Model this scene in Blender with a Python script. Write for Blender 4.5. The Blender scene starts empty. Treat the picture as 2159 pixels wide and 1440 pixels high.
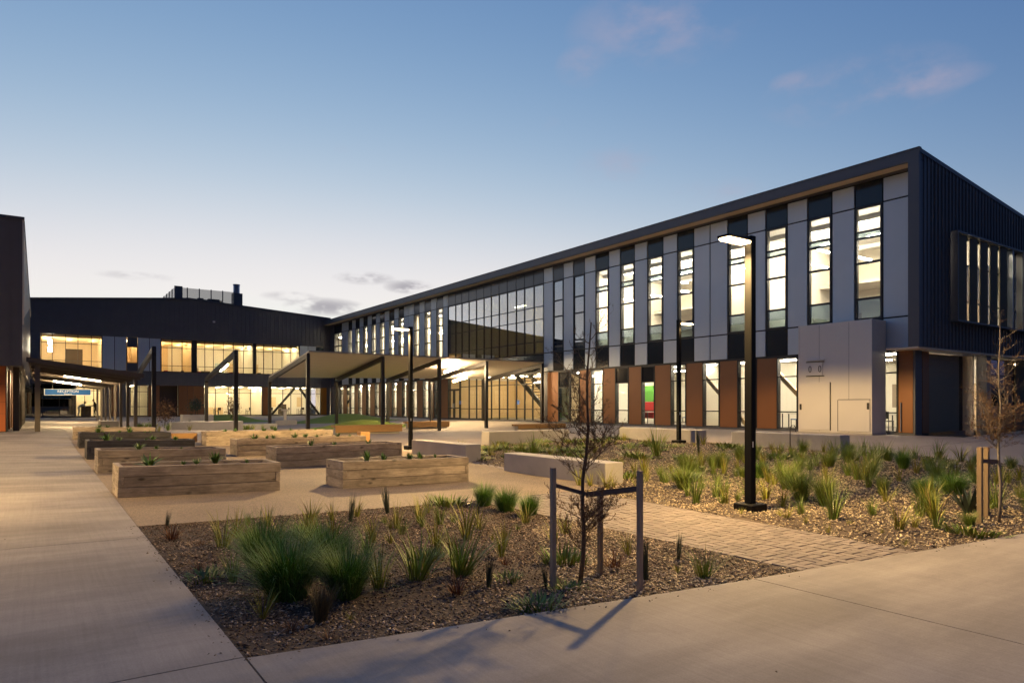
import bpy, math, random
import numpy as np
from mathutils import Vector, Matrix

rng = random.Random(7)
nrg = np.random.default_rng(11)
SC = bpy.context.scene
COL = SC.collection

# ---------------------------------------------------------------- camera
YAW = math.radians(34.8)
cam_data = bpy.data.cameras.new('camera')
cam = bpy.data.objects.new('camera', cam_data)
COL.objects.link(cam)
cam.location = (0, 0, 1.15)
cam.rotation_euler = (math.radians(90), 0, -YAW)
cam_data.lens = 24.0
cam_data.sensor_width = 36.0
cam_data.shift_y = 134 / 2159
cam_data.clip_start = 0.05
cam_data.clip_end = 5000
SC.camera = cam

# ---------------------------------------------------------------- exposure: a long exposure after sunset
SKY = 0.15
EXPO = 7.0
LUM = 1.0 / 2 ** EXPO          # lamp values below are written for exposure 0
SC.view_settings.view_transform = 'Standard'
SC.view_settings.look = 'None'
SC.view_settings.exposure = EXPO
SC.view_settings.gamma = 1.0
SC.view_settings.use_curve_mapping = False
SC.cycles.use_adaptive_sampling = False
SC.cycles.use_denoising = True
SC.cycles.sample_clamp_indirect = 4 * LUM
SC.cycles.sample_clamp_direct = 0
SC.cycles.max_bounces = 8
SC.cycles.diffuse_bounces = 4
SC.cycles.glossy_bounces = 3
SC.cycles.transmission_bounces = 4
SC.cycles.transparent_max_bounces = 16
SC.cycles.caustics_reflective = False
SC.cycles.caustics_refractive = False

# ---------------------------------------------------------------- sky: the sun is five degrees under the horizon
world = bpy.data.worlds.new('World')
SC.world = world
world.use_nodes = True
wn = world.node_tree
bg = wn.nodes['Background']
bg.inputs[1].default_value = SKY
sky = wn.nodes.new('ShaderNodeTexSky')
sky.sky_type = 'NISHITA'
sky.sun_disc = False
sky.sun_elevation = math.radians(-5)
sky.sun_rotation = math.radians(14)
sky.air_density = 1.0
sky.dust_density = 0.6
sky.ozone_density = 1.6


def wnode(kind, **kw):
    n = wn.nodes.new(kind)
    for k, v in kw.items():
        setattr(n, k, v)
    return n


def wmath(op, a, b=None, clamp=False):
    n = wnode('ShaderNodeMath', operation=op, use_clamp=clamp)
    for i, v in enumerate((a, b)):
        if v is None:
            continue
        if isinstance(v, (int, float)):
            n.inputs[i].default_value = v
        else:
            wn.links.new(v, n.inputs[i])
    return n.outputs[0]


# film-like response: bright low sky rolls off to white instead of cyan
sep = wnode('ShaderNodeSeparateColor')
wn.links.new(sky.outputs[0], sep.inputs[0])
comb = wnode('ShaderNodeCombineColor')
chan = []
for ch, (gain, power) in enumerate(((3.0, 1.16), (1.57, .83), (1.0, .51))):
    v = wmath('POWER', wmath('MULTIPLY', wmath('MAXIMUM', sep.outputs[ch], 0.0), 14.0), power)
    chan.append(wmath('MINIMUM', wmath('MULTIPLY', v, gain), (1.7, 1.5, 1.2)[ch]))
white = wmath('MINIMUM', chan[0], 1.0)
chan[1] = wmath('MAXIMUM', chan[1], wmath('MULTIPLY', white, .96))
chan[2] = wmath('MAXIMUM', chan[2], wmath('MULTIPLY', white, .92))
for ch in range(3):
    sh = wmath('POWER', wmath('ADD', wmath('POWER', wmath('DIVIDE', chan[ch], (.93, .95, 1.06)[ch]), 3.0), 1.0), 1 / 3)
    wn.links.new(wmath('MULTIPLY', wmath('DIVIDE', chan[ch], sh), LUM / SKY), comb.inputs[ch])
tc = wnode('ShaderNodeTexCoord')


def sky_dir(az, el):
    """azimuth clockwise from +Y and elevation, in degrees"""
    a, e = math.radians(az), math.radians(el)
    return Vector((math.sin(a) * math.cos(e), math.cos(a) * math.cos(e), math.sin(e)))


def cloud_sum(spots):
    total = None
    for az, el, wa, wb, amt in spots:
        c = sky_dir(az, el)
        r = Vector((math.cos(math.radians(az)), -math.sin(math.radians(az)), 0))
        u = r.cross(c)
        comps = []
        for ax, wd in ((r, wa), (u, wb)):
            d = wnode('ShaderNodeVectorMath', operation='DOT_PRODUCT')
            wn.links.new(tc.outputs['Generated'], d.inputs[0])
            d.inputs[1].default_value = ax
            off = wmath('SUBTRACT', d.outputs['Value'], ax.dot(c))
            comps.append(wmath('POWER', wmath('DIVIDE', off, math.radians(wd)), 2))
        m = wmath('MULTIPLY', wmath('SUBTRACT', 1.0, wmath('ADD', comps[0], comps[1]), True), amt)
        # only the half of the sky that the spot is in
        d = wnode('ShaderNodeVectorMath', operation='DOT_PRODUCT')
        wn.links.new(tc.outputs['Generated'], d.inputs[0])
        d.inputs[1].default_value = c
        m = wmath('MULTIPLY', m, wmath('GREATER_THAN', d.outputs['Value'], 0.0))
        total = m if total is None else wmath('ADD', total, m)
    return total


def cloud_noise(scale, sx, lo, hi, seed):
    mp = wnode('ShaderNodeMapping')
    mp.inputs['Scale'].default_value = (1, 1, sx)
    mp.inputs['Location'].default_value = (seed, seed * .7, 0)
    wn.links.new(tc.outputs['Generated'], mp.inputs[0])
    nz = wnode('ShaderNodeTexNoise')
    nz.inputs['Scale'].default_value = scale
    nz.inputs['Detail'].default_value = 7
    nz.inputs['Roughness'].default_value = .58
    wn.links.new(mp.outputs[0], nz.inputs['Vector'])
    mr = wnode('ShaderNodeMapRange', interpolation_type='SMOOTHSTEP')
    mr.inputs[1].default_value = lo
    mr.inputs[2].default_value = hi
    wn.links.new(nz.outputs[0], mr.inputs[0])
    return mr.outputs[0]


def mix_cloud(base, mask, col):
    m = wnode('ShaderNodeMix', data_type='RGBA')
    wn.links.new(mask, m.inputs[0])
    wn.links.new(base, m.inputs[6])
    m.inputs[7].default_value = tuple(c * LUM / SKY for c in col) + (1,)
    return m.outputs[2]


high = cloud_sum([(47, 28.5, 7, 3.2, 1), (62, 22.5, 7, 2.6, .9), (66, 22, 4, 1.0, .7), (40.5, 26.2, 2.0, 1.6, .8), (44.0, 19.0, 4.0, 1.9, .8),
                  (51.5, 16.5, 4.0, 1.3, .7), (57, 23.6, 1.6, .8, .7), (37.5, 22.3, 1.4, .7, .5), (20, 20, 1.6, .5, .3)])
low = cloud_sum([(19.5, 7.9, 3.4, 0.8, 1), (23.5, 7.0, 3.2, 0.75, 1), (26.2, 9.7, 2.2, .65, 1), (22.6, 10.3, 2.6, .6, .75), (16.8, 8.6, 2.4, .45, .55), (6, 9.4, 3, .35, .4)])
hm = wmath('MULTIPLY', wmath('MULTIPLY', high, cloud_noise(9, 2.0, .40, .68, 3.1)), .45, True)
lm = wmath('MULTIPLY', wmath('MULTIPLY', low, cloud_noise(26, 2.6, .36, .58, 1.3)), .85, True)
col_out = mix_cloud(comb.outputs[0], hm, (.46, .40, .50))
col_out = mix_cloud(col_out, lm, (.36, .34, .38))
wn.links.new(col_out, bg.inputs[0])


# ================================================================ materials
MATS = {}


def mat(name, base, rough=.6, metal=0., noise=None, var=.15, bump=0., bscale=None, island=0., objvar=0., spec=.5, stretch=(1, 1, 1), emit=0., emit_col=None, coords='Object', detail=4, alt=None):
    """noise = texture scale per metre; var = brightness variation; bump in metres-ish"""
    if name in MATS:
        return MATS[name]
    m = bpy.data.materials.new(name)
    m.use_nodes = True
    nt = m.node_tree
    b = nt.nodes['Principled BSDF']
    b.inputs['Roughness'].default_value = rough
    b.inputs['Metallic'].default_value = metal
    b.inputs['Specular IOR Level'].default_value = spec
    b.inputs['Base Color'].default_value = (*base, 1)
    L = nt.links.new
    val = None

    def add(sock, amt):
        nonlocal val
        mr = nt.nodes.new('ShaderNodeMapRange')
        mr.inputs[3].default_value = 1 - amt
        mr.inputs[4].default_value = 1 + amt
        L(sock, mr.inputs[0])
        if val is None:
            val = mr.outputs[0]
        else:
            mm = nt.nodes.new('ShaderNodeMath')
            mm.operation = 'MULTIPLY'
            L(val, mm.inputs[0])
            L(mr.outputs[0], mm.inputs[1])
            val = mm.outputs[0]
    if noise:
        tcn = nt.nodes.new('ShaderNodeTexCoord')
        mp = nt.nodes.new('ShaderNodeMapping')
        mp.inputs['Scale'].default_value = stretch
        L(tcn.outputs[coords], mp.inputs[0])
        nz = nt.nodes.new('ShaderNodeTexNoise')
        nz.inputs['Scale'].default_value = noise
        nz.inputs['Detail'].default_value = detail
        nz.inputs['Roughness'].default_value = .6
        L(mp.outputs[0], nz.inputs['Vector'])
        add(nz.outputs[0], var * 1.8)
        if bump:
            bp = nt.nodes.new('ShaderNodeBump')
            bp.inputs['Strength'].default_value = .6
            bp.inputs['Distance'].default_value = bump
            if bscale:
                n2 = nt.nodes.new('ShaderNodeTexNoise')
                n2.inputs['Scale'].default_value = bscale
                n2.inputs['Detail'].default_value = 3
                L(mp.outputs[0], n2.inputs['Vector'])
                L(n2.outputs[0], bp.inputs['Height'])
            else:
                L(nz.outputs[0], bp.inputs['Height'])
            L(bp.outputs[0], b.inputs['Normal'])
    if island:
        g = nt.nodes.new('ShaderNodeNewGeometry')
        add(g.outputs['Random Per Island'], island)
    if objvar:
        o = nt.nodes.new('ShaderNodeObjectInfo')
        add(o.outputs['Random'], objvar)
    if val is not None:
        mx = nt.nodes.new('ShaderNodeMix')
        mx.data_type = 'RGBA'
        mx.blend_type = 'MULTIPLY'
        mx.inputs[0].default_value = 1
        mx.inputs[6].default_value = (*base, 1)
        if alt:
            ga = nt.nodes.new('ShaderNodeNewGeometry')
            wn_ = nt.nodes.new('ShaderNodeTexWhiteNoise')
            wn_.noise_dimensions = '1D'
            L(ga.outputs['Random Per Island'], wn_.inputs['W'])
            pw = nt.nodes.new('ShaderNodeMath')
            pw.operation = 'POWER'
            pw.inputs[1].default_value = 3.0
            L(wn_.outputs[0], pw.inputs[0])
            ma = nt.nodes.new('ShaderNodeMix')
            ma.data_type = 'RGBA'
            L(pw.outputs[0], ma.inputs[0])
            ma.inputs[6].default_value = (*base, 1)
            ma.inputs[7].default_value = (*alt, 1)
            L(ma.outputs[2], mx.inputs[6])
        L(val, mx.inputs[7])
        L(mx.outputs[2], b.inputs['Base Color'])
    if emit:
        b.inputs['Emission Color'].default_value = (*(emit_col or base), 1)
        b.inputs['Emission Strength'].default_value = emit * LUM
    MATS[name] = m
    return m


def nodes_of(m):
    nt = m.node_tree
    return nt, nt.nodes['Principled BSDF'], nt.nodes.new, nt.links.new


def concrete_mat(name, c0, c1, streak=0., speck=0., scale=.35, stain=.5):
    m = mat(name, c0, rough=.82)
    nt, b, N, L = nodes_of(m)
    tcn = N('ShaderNodeTexCoord')
    geo = N('ShaderNodeNewGeometry')
    big = N('ShaderNodeTexNoise')
    big.inputs['Scale'].default_value = scale
    big.inputs['Detail'].default_value = 6
    big.inputs['Roughness'].default_value = .65
    L(geo.outputs['Position'], big.inputs['Vector'])
    ramp = N('ShaderNodeMapRange')
    ramp.inputs[1].default_value = .3
    ramp.inputs[2].default_value = .7
    L(big.outputs[0], ramp.inputs[0])
    mx = N('ShaderNodeMix')
    mx.data_type = 'RGBA'
    L(ramp.outputs[0], mx.inputs[0])
    mx.inputs[6].default_value = (*c0, 1)
    mx.inputs[7].default_value = (*c1, 1)
    out = mx.outputs[2]

    def mult(sock, lo, hi, f0, f1):
        nonlocal out
        mr = N('ShaderNodeMapRange')
        mr.inputs[1].default_value, mr.inputs[2].default_value = lo, hi
        mr.inputs[3].default_value, mr.inputs[4].default_value = f0, f1
        L(sock, mr.inputs[0])
        m2 = N('ShaderNodeMix')
        m2.data_type = 'RGBA'
        m2.blend_type = 'MULTIPLY'
        m2.inputs[0].default_value = 1
        L(out, m2.inputs[6])
        L(mr.outputs[0], m2.inputs[7])
        out = m2.outputs[2]
    # trodden-in marks and dark drips
    sp = N('ShaderNodeTexNoise')
    sp.inputs['Scale'].default_value = 2.2
    sp.inputs['Detail'].default_value = 8
    sp.inputs['Roughness'].default_value = .7
    L(geo.outputs['Position'], sp.inputs['Vector'])
    mult(sp.outputs[0], .62, .78, 1, 1 - .35 * stain)
    fine = N('ShaderNodeTexNoise')
    fine.inputs['Scale'].default_value = 90
    fine.inputs['Detail'].default_value = 2
    L(geo.outputs['Position'], fine.inputs['Vector'])
    mult(fine.outputs[0], .3, .7, .92, 1.08)
    if streak:
        mp0 = N('ShaderNodeMapping')
        mp0.inputs['Scale'].default_value = (.35, 1.6, 1)
        L(geo.outputs['Position'], mp0.inputs[0])
        sm = N('ShaderNodeTexNoise')
        sm.inputs['Scale'].default_value = 1.0
        sm.inputs['Detail'].default_value = 5
        sm.inputs['Roughness'].default_value = .62
        L(mp0.outputs[0], sm.inputs['Vector'])
        mult(sm.outputs[0], .40, .62, .80, 1.07)
        mp = N('ShaderNodeMapping')
        mp.inputs['Scale'].default_value = (38, 1.1, 1)
        L(geo.outputs['Position'], mp.inputs[0])
        st = N('ShaderNodeTexNoise')
        st.inputs['Scale'].default_value = 1.0
        st.inputs['Detail'].default_value = 4
        L(mp.outputs[0], st.inputs['Vector'])
        mult(st.outputs[0], .35, .65, 1 - streak, 1 + streak)
        bp = N('ShaderNodeBump')
        bp.inputs['Distance'].default_value = .002
        bp.inputs['Strength'].default_value = .5
        L(st.outputs[0], bp.inputs['Height'])
        L(bp.outputs[0], b.inputs['Normal'])
    if speck:
        vo = N('ShaderNodeTexVoronoi')
        vo.inputs['Scale'].default_value = 75
        L(geo.outputs['Position'], vo.inputs['Vector'])
        sepc = N('ShaderNodeSeparateColor')
        L(vo.outputs['Color'], sepc.inputs[0])
        mult(sepc.outputs[0], 0, 1, 1 - speck, 1 + speck)
        bp = N('ShaderNodeBump')
        bp.inputs['Distance'].default_value = .004
        bp.inputs['Strength'].default_value = .6
        L(vo.outputs['Distance'], bp.inputs['Height'])
        L(bp.outputs[0], b.inputs['Normal'])
    L(out, b.inputs['Base Color'])
    return m


CONC = concrete_mat('broomed_concrete', (.25, .228, .205), (.375, .34, .305), streak=.045, scale=.55, stain=.9)
CONC_FLAT = concrete_mat('courtyard_concrete', (.30, .255, .21), (.36, .31, .26), streak=0, stain=.4)
AGG = concrete_mat('exposed_aggregate', (.24, .185, .125), (.31, .245, .17), speck=.35, scale=.6)
CAST = concrete_mat('cast_concrete', (.40, .38, .36), (.49, .47, .445), scale=1.4, stain=.6)
SOIL = mat('mulch_soil', (.085, .062, .044), rough=.95, noise=14, var=.35, bump=.03, bscale=30, coords='Object')
POT_SOIL = mat('potting_soil', (.075, .042, .026), rough=.95, noise=18, var=.3, bump=.03)
CHIP = mat('wood_chips', (.40, .31, .22), rough=.9, island=.8)
CHIP_D = mat('dark_bark', (.15, .105, .075), rough=.9, island=.8)
PEBBLE = mat('river_pebbles', (.55, .455, .30), rough=.75, island=.5)
PAVER = mat('brown_pavers', (.225, .19, .165), rough=.85, noise=40, var=.12, objvar=.16, bump=.003)
def sleeper_mat(name, c0, c1, knot):
    m = mat(name, c0, rough=.85)
    nt, b, N, L = nodes_of(m)
    tcn, oi = N('ShaderNodeTexCoord'), N('ShaderNodeObjectInfo')
    mul = N('ShaderNodeMath')
    mul.operation = 'MULTIPLY'
    mul.inputs[1].default_value = 37.0
    L(oi.outputs['Random'], mul.inputs[0])
    cx = N('ShaderNodeCombineXYZ')
    L(mul.outputs[0], cx.inputs[0])
    L(mul.outputs[0], cx.inputs[1])
    ad = N('ShaderNodeVectorMath')
    L(tcn.outputs['Object'], ad.inputs[0])
    L(cx.outputs[0], ad.inputs[1])

    def noise(scale, st, det, rgh=.6, dist=0.):
        mp = N('ShaderNodeMapping')
        mp.inputs['Scale'].default_value = st
        L(ad.outputs[0], mp.inputs[0])
        n = N('ShaderNodeTexNoise')
        n.inputs['Scale'].default_value = scale
        n.inputs['Detail'].default_value = det
        n.inputs['Roughness'].default_value = rgh
        n.inputs['Distortion'].default_value = dist
        L(mp.outputs[0], n.inputs['Vector'])
        return n.outputs[0]
    grain = noise(2.2, (1, 22, 22), 6, .65, .6)
    blotch = noise(1.6, (1, 2.5, 2.5), 5, .7)
    mr = N('ShaderNodeMapRange')
    mr.inputs[1].default_value, mr.inputs[2].default_value = .32, .68
    L(grain, mr.inputs[0])
    mx = N('ShaderNodeMix')
    mx.data_type = 'RGBA'
    L(mr.outputs[0], mx.inputs[0])
    mx.inputs[6].default_value, mx.inputs[7].default_value = (*c0, 1), (*c1, 1)
    out = mx.outputs[2]
    vo = N('ShaderNodeTexVoronoi')
    vo.inputs['Scale'].default_value = 3.2
    mpv = N('ShaderNodeMapping')
    mpv.inputs['Scale'].default_value = (.7, 1.6, 1.6)
    L(ad.outputs[0], mpv.inputs[0])
    L(mpv.outputs[0], vo.inputs['Vector'])
    for sock, lo, hi, f0, f1 in ((vo.outputs['Distance'], .07, .17, knot, 1.0), (blotch, .38, .62, .62, 1.12), (oi.outputs['Random'], 0, 1, .82, 1.15)):
        r = N('ShaderNodeMapRange')
        r.inputs[1].default_value, r.inputs[2].default_value, r.inputs[3].default_value, r.inputs[4].default_value = lo, hi, f0, f1
        L(sock, r.inputs[0])
        m2 = N('ShaderNodeMix')
        m2.data_type = 'RGBA'
        m2.blend_type = 'MULTIPLY'
        m2.inputs[0].default_value = 1
        L(out, m2.inputs[6])
        L(r.outputs[0], m2.inputs[7])
        out = m2.outputs[2]
    L(out, b.inputs['Base Color'])
    bp = N('ShaderNodeBump')
    bp.inputs['Distance'].default_value = .006
    bp.inputs['Strength'].default_value = .7
    L(grain, bp.inputs['Height'])
    L(bp.outputs[0], b.inputs['Normal'])
    return m


TIMBER_RAW = sleeper_mat('weathered_pine', (.30, .248, .20), (.53, .45, .355), .32)
TIMBER_DARK = sleeper_mat('charcoal_stained_pine', (.045, .046, .056), (.085, .085, .098), .6)
TIMBER_SEAT = mat('golden_bench_timber', (.40, .23, .085), rough=.6, noise=2.5, var=.2, bump=.002, objvar=.15, stretch=(1, 12, 12))
STAKE = mat('stake_timber', (.30, .22, .14), rough=.85, noise=6, var=.2, stretch=(8, 8, 1), objvar=.12)
STAKE_G = mat('grey_stake_timber', (.40, .30, .215), rough=.85, noise=6, var=.2, stretch=(8, 8, 1), objvar=.1)
WEB = mat('tree_tie_webbing', (.13, .10, .09), rough=.9)
GREY = mat('grey_composite_panel', (.60, .665, .71), rough=.36, metal=.2, noise=.6, var=.03, objvar=.035)
CHAR = mat('charcoal_steel_cladding', (.15, .147, .15), rough=.4, metal=.1, noise=1.2, var=.08, objvar=.06)
CHARL = mat('charcoal_trim', (.115, .118, .13), rough=.45, metal=.3)
FRAME = mat('dark_window_frame', (.016, .016, .018), rough=.45)
SPAN = mat('dark_glass_spandrel', (.016, .021, .028), rough=.12, spec=.6)
SPANB = mat('blue_grey_spandrel', (.075, .09, .12), rough=.18, spec=.6)
COPPER = mat('copper_brown_panel', (.285, .125, .05), rough=.42, metal=.3, noise=.8, var=.05, objvar=.08)
RUST = mat('rust_orange_panel', (.40, .105, .026), rough=.5, metal=.1, noise=1.2, var=.08)
SOFFIT = mat('tan_soffit', (.76, .61, .43), rough=.7, noise=1.0, var=.04)
CANOPY = mat('canopy_lining', (.72, .65, .54), rough=.55, metal=.1, noise=.9, var=.04)
CANOPY_TOP = mat('canopy_roof_sheet', (.30, .30, .31), rough=.5, metal=.4)
STEEL = mat('dark_painted_steel', (.022, .019, .018), rough=.42, noise=3, var=.08)
STEELB = mat('bronze_painted_steel', (.105, .088, .07), rough=.5, noise=3, var=.06)
BLACK = mat('black_powdercoat', (.005, .005, .0055), rough=.6, spec=.2)
WHITE = mat('white_enamel_sheet', (.74, .715, .67), rough=.24, spec=.5, noise=.7, var=.025, bump=.004)
BRUSH = mat('bronze_sheet', (.21, .165, .105), rough=.35, metal=.0, noise=2, var=.08, stretch=(1, 1, 14))
FIN = mat('olive_bronze_fin', (.13, .10, .055), rough=.5, metal=.3)
STAINLESS = mat('stainless_flue', (.42, .46, .54), rough=.3, metal=.85)
WALL_IN = mat('cream_plaster', (.80, .745, .63), rough=.85, noise=.5, var=.03)
WALL_TAN = mat('honey_plywood_lining', (.68, .52, .32), rough=.7, noise=1.5, var=.08, stretch=(1, 1, .2))
CEIL_IN = mat('white_ceiling_tile', (.82, .80, .76), rough=.9)
FLOOR_IN = mat('grey_carpet', (.20, .175, .15), rough=.95)
DARKROOM = mat('dark_brown_lining', (.07, .05, .035), rough=.8)
GRASS_LAWN = mat('short_turf', (.20, .27, .04), rough=.95, noise=45, var=.35, bump=.03)
BLUE = mat('blue_sign_face', (.008, .12, .42), rough=.7)
SIGNW = mat('white_sign_print', (.82, .84, .86), rough=.5)
STICK = mat('blue_door_sticker', (.05, .14, .48), rough=.5)
PALE = mat('pale_table_laminate', (.70, .66, .58), rough=.5)
RED = mat('red_display_board', (.52, .035, .03), rough=.7)
GREEN = mat('green_display_board', (.12, .38, .05), rough=.7)
TEAL = mat('teal_paper', (.03, .32, .34), rough=.7)
PINK = mat('pale_print', (.72, .66, .66), rough=.7)
SKIN = mat('skin', (.45, .27, .19), rough=.6)
CLOTHB = mat('blue_grey_shirt', (.20, .23, .34), rough=.9)
CLOTHD = mat('black_clothing', (.018, .016, .018), rough=.9)
HAIR = mat('dark_hair', (.02, .014, .01), rough=.7)
BARK = mat('young_tree_bark', (.13, .09, .062), rough=.9, noise=30, var=.3)
BARK_P = mat('pale_tree_bark', (.22, .19, .16), rough=.9, noise=30, var=.35)
TWIG = mat('russet_foliage', (.155, .088, .044), rough=.8, island=.55)
LEAF_G = mat('deep_green_grass', (.10, .235, .028), rough=.6, island=.5, alt=(.20, .27, .05))
LEAF_Y = mat('yellow_green_strap', (.34, .37, .04), rough=.5, island=.4, alt=(.30, .19, .06))
LEAF_M = mat('mid_green_strap', (.18, .28, .04), rough=.5, island=.4, alt=(.27, .25, .06))
LEAF_D = mat('dark_rush', (.045, .062, .036), rough=.6, island=.4)
LEAF_R = mat('rusty_dry_grass', (.20, .085, .03), rough=.7, island=.5)
LEAF_H = mat('blue_green_agave', (.07, .10, .065), rough=.45, island=.2)
LEAF_B = mat('bright_seedling', (.10, .21, .045), rough=.6, island=.4)


def emitter(name, col, strength):
    m = bpy.data.materials.new(name)
    m.use_nodes = True
    nt = m.node_tree
    nt.nodes.clear()
    e = nt.nodes.new('ShaderNodeEmission')
    e.inputs[0].default_value = (*col, 1)
    e.inputs[1].default_value = strength * LUM
    o = nt.nodes.new('ShaderNodeOutputMaterial')
    nt.links.new(e.outputs[0], o.inputs[0])
    return m


TUBE_IN = emitter('classroom_light', (1, .85, .66), 135)
TUBE_LOBBY = emitter('lobby_light', (1, .79, .48), 75)
TUBE_WARM = emitter('warm_room_light', (1, .72, .38), 100)
TUBE_MID = emitter('yellow_room_light', (1, .77, .45), 85)
TUBE_OUT = emitter('canopy_tube_light', (1, .72, .40), 430)
LENS = emitter('street_lamp_lens', (1, .66, .30), 55)


def glass_mat(name, tintc, refl=1.5):
    m = bpy.data.materials.new(name)
    m.use_nodes = True
    nt = m.node_tree
    nt.nodes.clear()
    N, L = nt.nodes.new, nt.links.new
    tr = N('ShaderNodeBsdfTransparent')
    tr.inputs[0].default_value = (*tintc, 1)
    gl = N('ShaderNodeBsdfGlossy')
    gl.inputs['Roughness'].default_value = .015
    gl.inputs[0].default_value = (.95, .97, 1, 1)
    fr = N('ShaderNodeFresnel')
    fr.inputs[0].default_value = 1.5
    ge = N('ShaderNodeNewGeometry')
    inv = N('ShaderNodeMath')
    inv.operation = 'SUBTRACT'
    inv.inputs[0].default_value = 1
    L(ge.outputs['Backfacing'], inv.inputs[1])
    mu = N('ShaderNodeMath')
    mu.operation = 'MULTIPLY'
    L(fr.outputs[0], mu.inputs[0])
    L(inv.outputs[0], mu.inputs[1])
    m2 = N('ShaderNodeMath')
    m2.operation = 'MULTIPLY'
    m2.use_clamp = True
    L(mu.outputs[0], m2.inputs[0])
    m2.inputs[1].default_value = refl
    mx = N('ShaderNodeMixShader')
    L(m2.outputs[0], mx.inputs[0])
    L(tr.outputs[0], mx.inputs[1])
    L(gl.outputs[0], mx.inputs[2])
    o = N('ShaderNodeOutputMaterial')
    L(mx.outputs[0], o.inputs[0])
    return m


GLASS = glass_mat('clear_glass', (.93, .95, .93), 1.6)
GLASS_T = glass_mat('tinted_solar_glass', (.60, .68, .66), 7.5)
FROST = glass_mat('frosted_blue_glass', (.42, .50, .52), 5.0)
MESH = bpy.data.materials.new('perforated_screen')
MESH.use_nodes = True
_nt = MESH.node_tree
_t = _nt.nodes.new('ShaderNodeBsdfTransparent')
_x = _nt.nodes.new('ShaderNodeMixShader')
_x.inputs[0].default_value = .42
_nt.nodes['Principled BSDF'].inputs['Base Color'].default_value = (.12, .11, .10, 1)
_nt.links.new(_t.outputs[0], _x.inputs[1])
_nt.links.new(_nt.nodes['Principled BSDF'].outputs[0], _x.inputs[2])
_nt.links.new(_x.outputs[0], _nt.nodes['Material Output'].inputs[0])

# ================================================================ mesh helpers


def wloc(o):
    v = Vector((0, 0, 0))
    while o is not None:
        v += o.location
        o = o.parent
    return v


def tag(o, label, cat, group=None, kind=None):
    o['label'] = label
    o['category'] = cat
    if group:
        o['group'] = group
    if kind:
        o['kind'] = kind
    return o


def empty(name, loc, label=None, cat=None, group=None, kind=None, rz=0.):
    o = bpy.data.objects.new(name, None)
    o.empty_display_size = .1
    COL.objects.link(o)
    o.location = loc
    o.rotation_euler = (0, 0, rz)
    if label:
        tag(o, label, cat, group, kind)
    return o


class MB:
    def __init__(self):
        self.v, self.f, self.sm = [], [], False

    def box(self, x0, y0, z0, x1, y1, z1):
        n = len(self.v)
        self.v += [(x0, y0, z0), (x1, y0, z0), (x1, y1, z0), (x0, y1, z0), (x0, y0, z1), (x1, y0, z1), (x1, y1, z1), (x0, y1, z1)]
        self.f += [tuple(n + i for i in q) for q in ((0, 3, 2, 1), (4, 5, 6, 7), (0, 1, 5, 4), (1, 2, 6, 5), (2, 3, 7, 6), (3, 0, 4, 7))]
        return self

    def bar(self, p, q, w, h, up=(0, 0, 1)):
        p, q = Vector(p), Vector(q)
        d = (q - p).normalized()
        s = d.cross(Vector(up))
        if s.length < 1e-4:
            s = d.cross(Vector((0, 1, 0)))
        s.normalize()
        u = s.cross(d)
        n = len(self.v)
        for c in (p, q):
            for a, b in ((-1, -1), (1, -1), (1, 1), (-1, 1)):
                self.v.append(tuple(c + s * (a * w / 2) + u * (b * h / 2)))
        self.f += [tuple(n + i for i in r) for r in ((0, 3, 2, 1), (4, 5, 6, 7), (0, 1, 5, 4), (1, 2, 6, 5), (2, 3, 7, 6), (3, 0, 4, 7))]
        return self

    def prism(self, poly, axis, a0, a1):
        """poly in the two other axes (in xyz order), extruded on axis"""
        n, k = len(self.v), len(poly)
        for a in (a0, a1):
            for p in poly:
                c = list(p)
                c.insert(axis, a)
                self.v.append(tuple(c))
        self.f.append(tuple(range(n + k - 1, n - 1, -1)))
        self.f.append(tuple(range(n + k, n + 2 * k)))
        for i in range(k):
            j = (i + 1) % k
            self.f.append((n + i, n + j, n + k + j, n + k + i))
        return self

    def tube(self, pts, rad, sides=6, cap=True):
        n0 = len(self.v)
        pts = [Vector(p) for p in pts]
        for i, p in enumerate(pts):
            d = (pts[min(i + 1, len(pts) - 1)] - pts[max(i - 1, 0)]).normalized()
            s = d.cross(Vector((.13, .97, .21)))
            s.normalize()
            u = d.cross(s)
            r = rad[i] if hasattr(rad, '__len__') else rad
            for k in range(sides):
                a = 2 * math.pi * k / sides
                self.v.append(tuple(p + (s * math.cos(a) + u * math.sin(a)) * r))
        for i in range(len(pts) - 1):
            for k in range(sides):
                a, b = n0 + i * sides + k, n0 + i * sides + (k + 1) % sides
                self.f.append((a, b, b + sides, a + sides))
        if cap:
            self.f.append(tuple(n0 + k for k in reversed(range(sides))))
            self.f.append(tuple(n0 + (len(pts) - 1) * sides + k for k in range(sides)))
        return self

    def build(self, name, m, parent=None, origin=None, local=False, smooth=False, bevel=0.):
        """vertices in world metres (or the parent's own frame when local)"""
        vs = np.array(self.v, dtype=float)
        if origin is None:
            lo, hi = vs.min(0), vs.max(0)
            origin = ((lo[0] + hi[0]) / 2, (lo[1] + hi[1]) / 2, lo[2])
        me = bpy.data.meshes.new(name)
        me.from_pydata([tuple(r) for r in (vs - np.array(origin))], [], self.f)
        if smooth:
            me.polygons.foreach_set('use_smooth', [True] * len(me.polygons))
        me.materials.append(m)
        fix_normals(me)
        o = bpy.data.objects.new(name, me)
        COL.objects.link(o)
        if parent is not None:
            o.parent = parent
            o.location = Vector(origin) - (Vector((0, 0, 0)) if local else wloc(parent))
        else:
            o.location = origin
        if bevel:
            md = o.modifiers.new('edge', 'BEVEL')
            md.width = bevel
            md.segments = 2
            md.limit_method = 'ANGLE'
        return o


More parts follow.
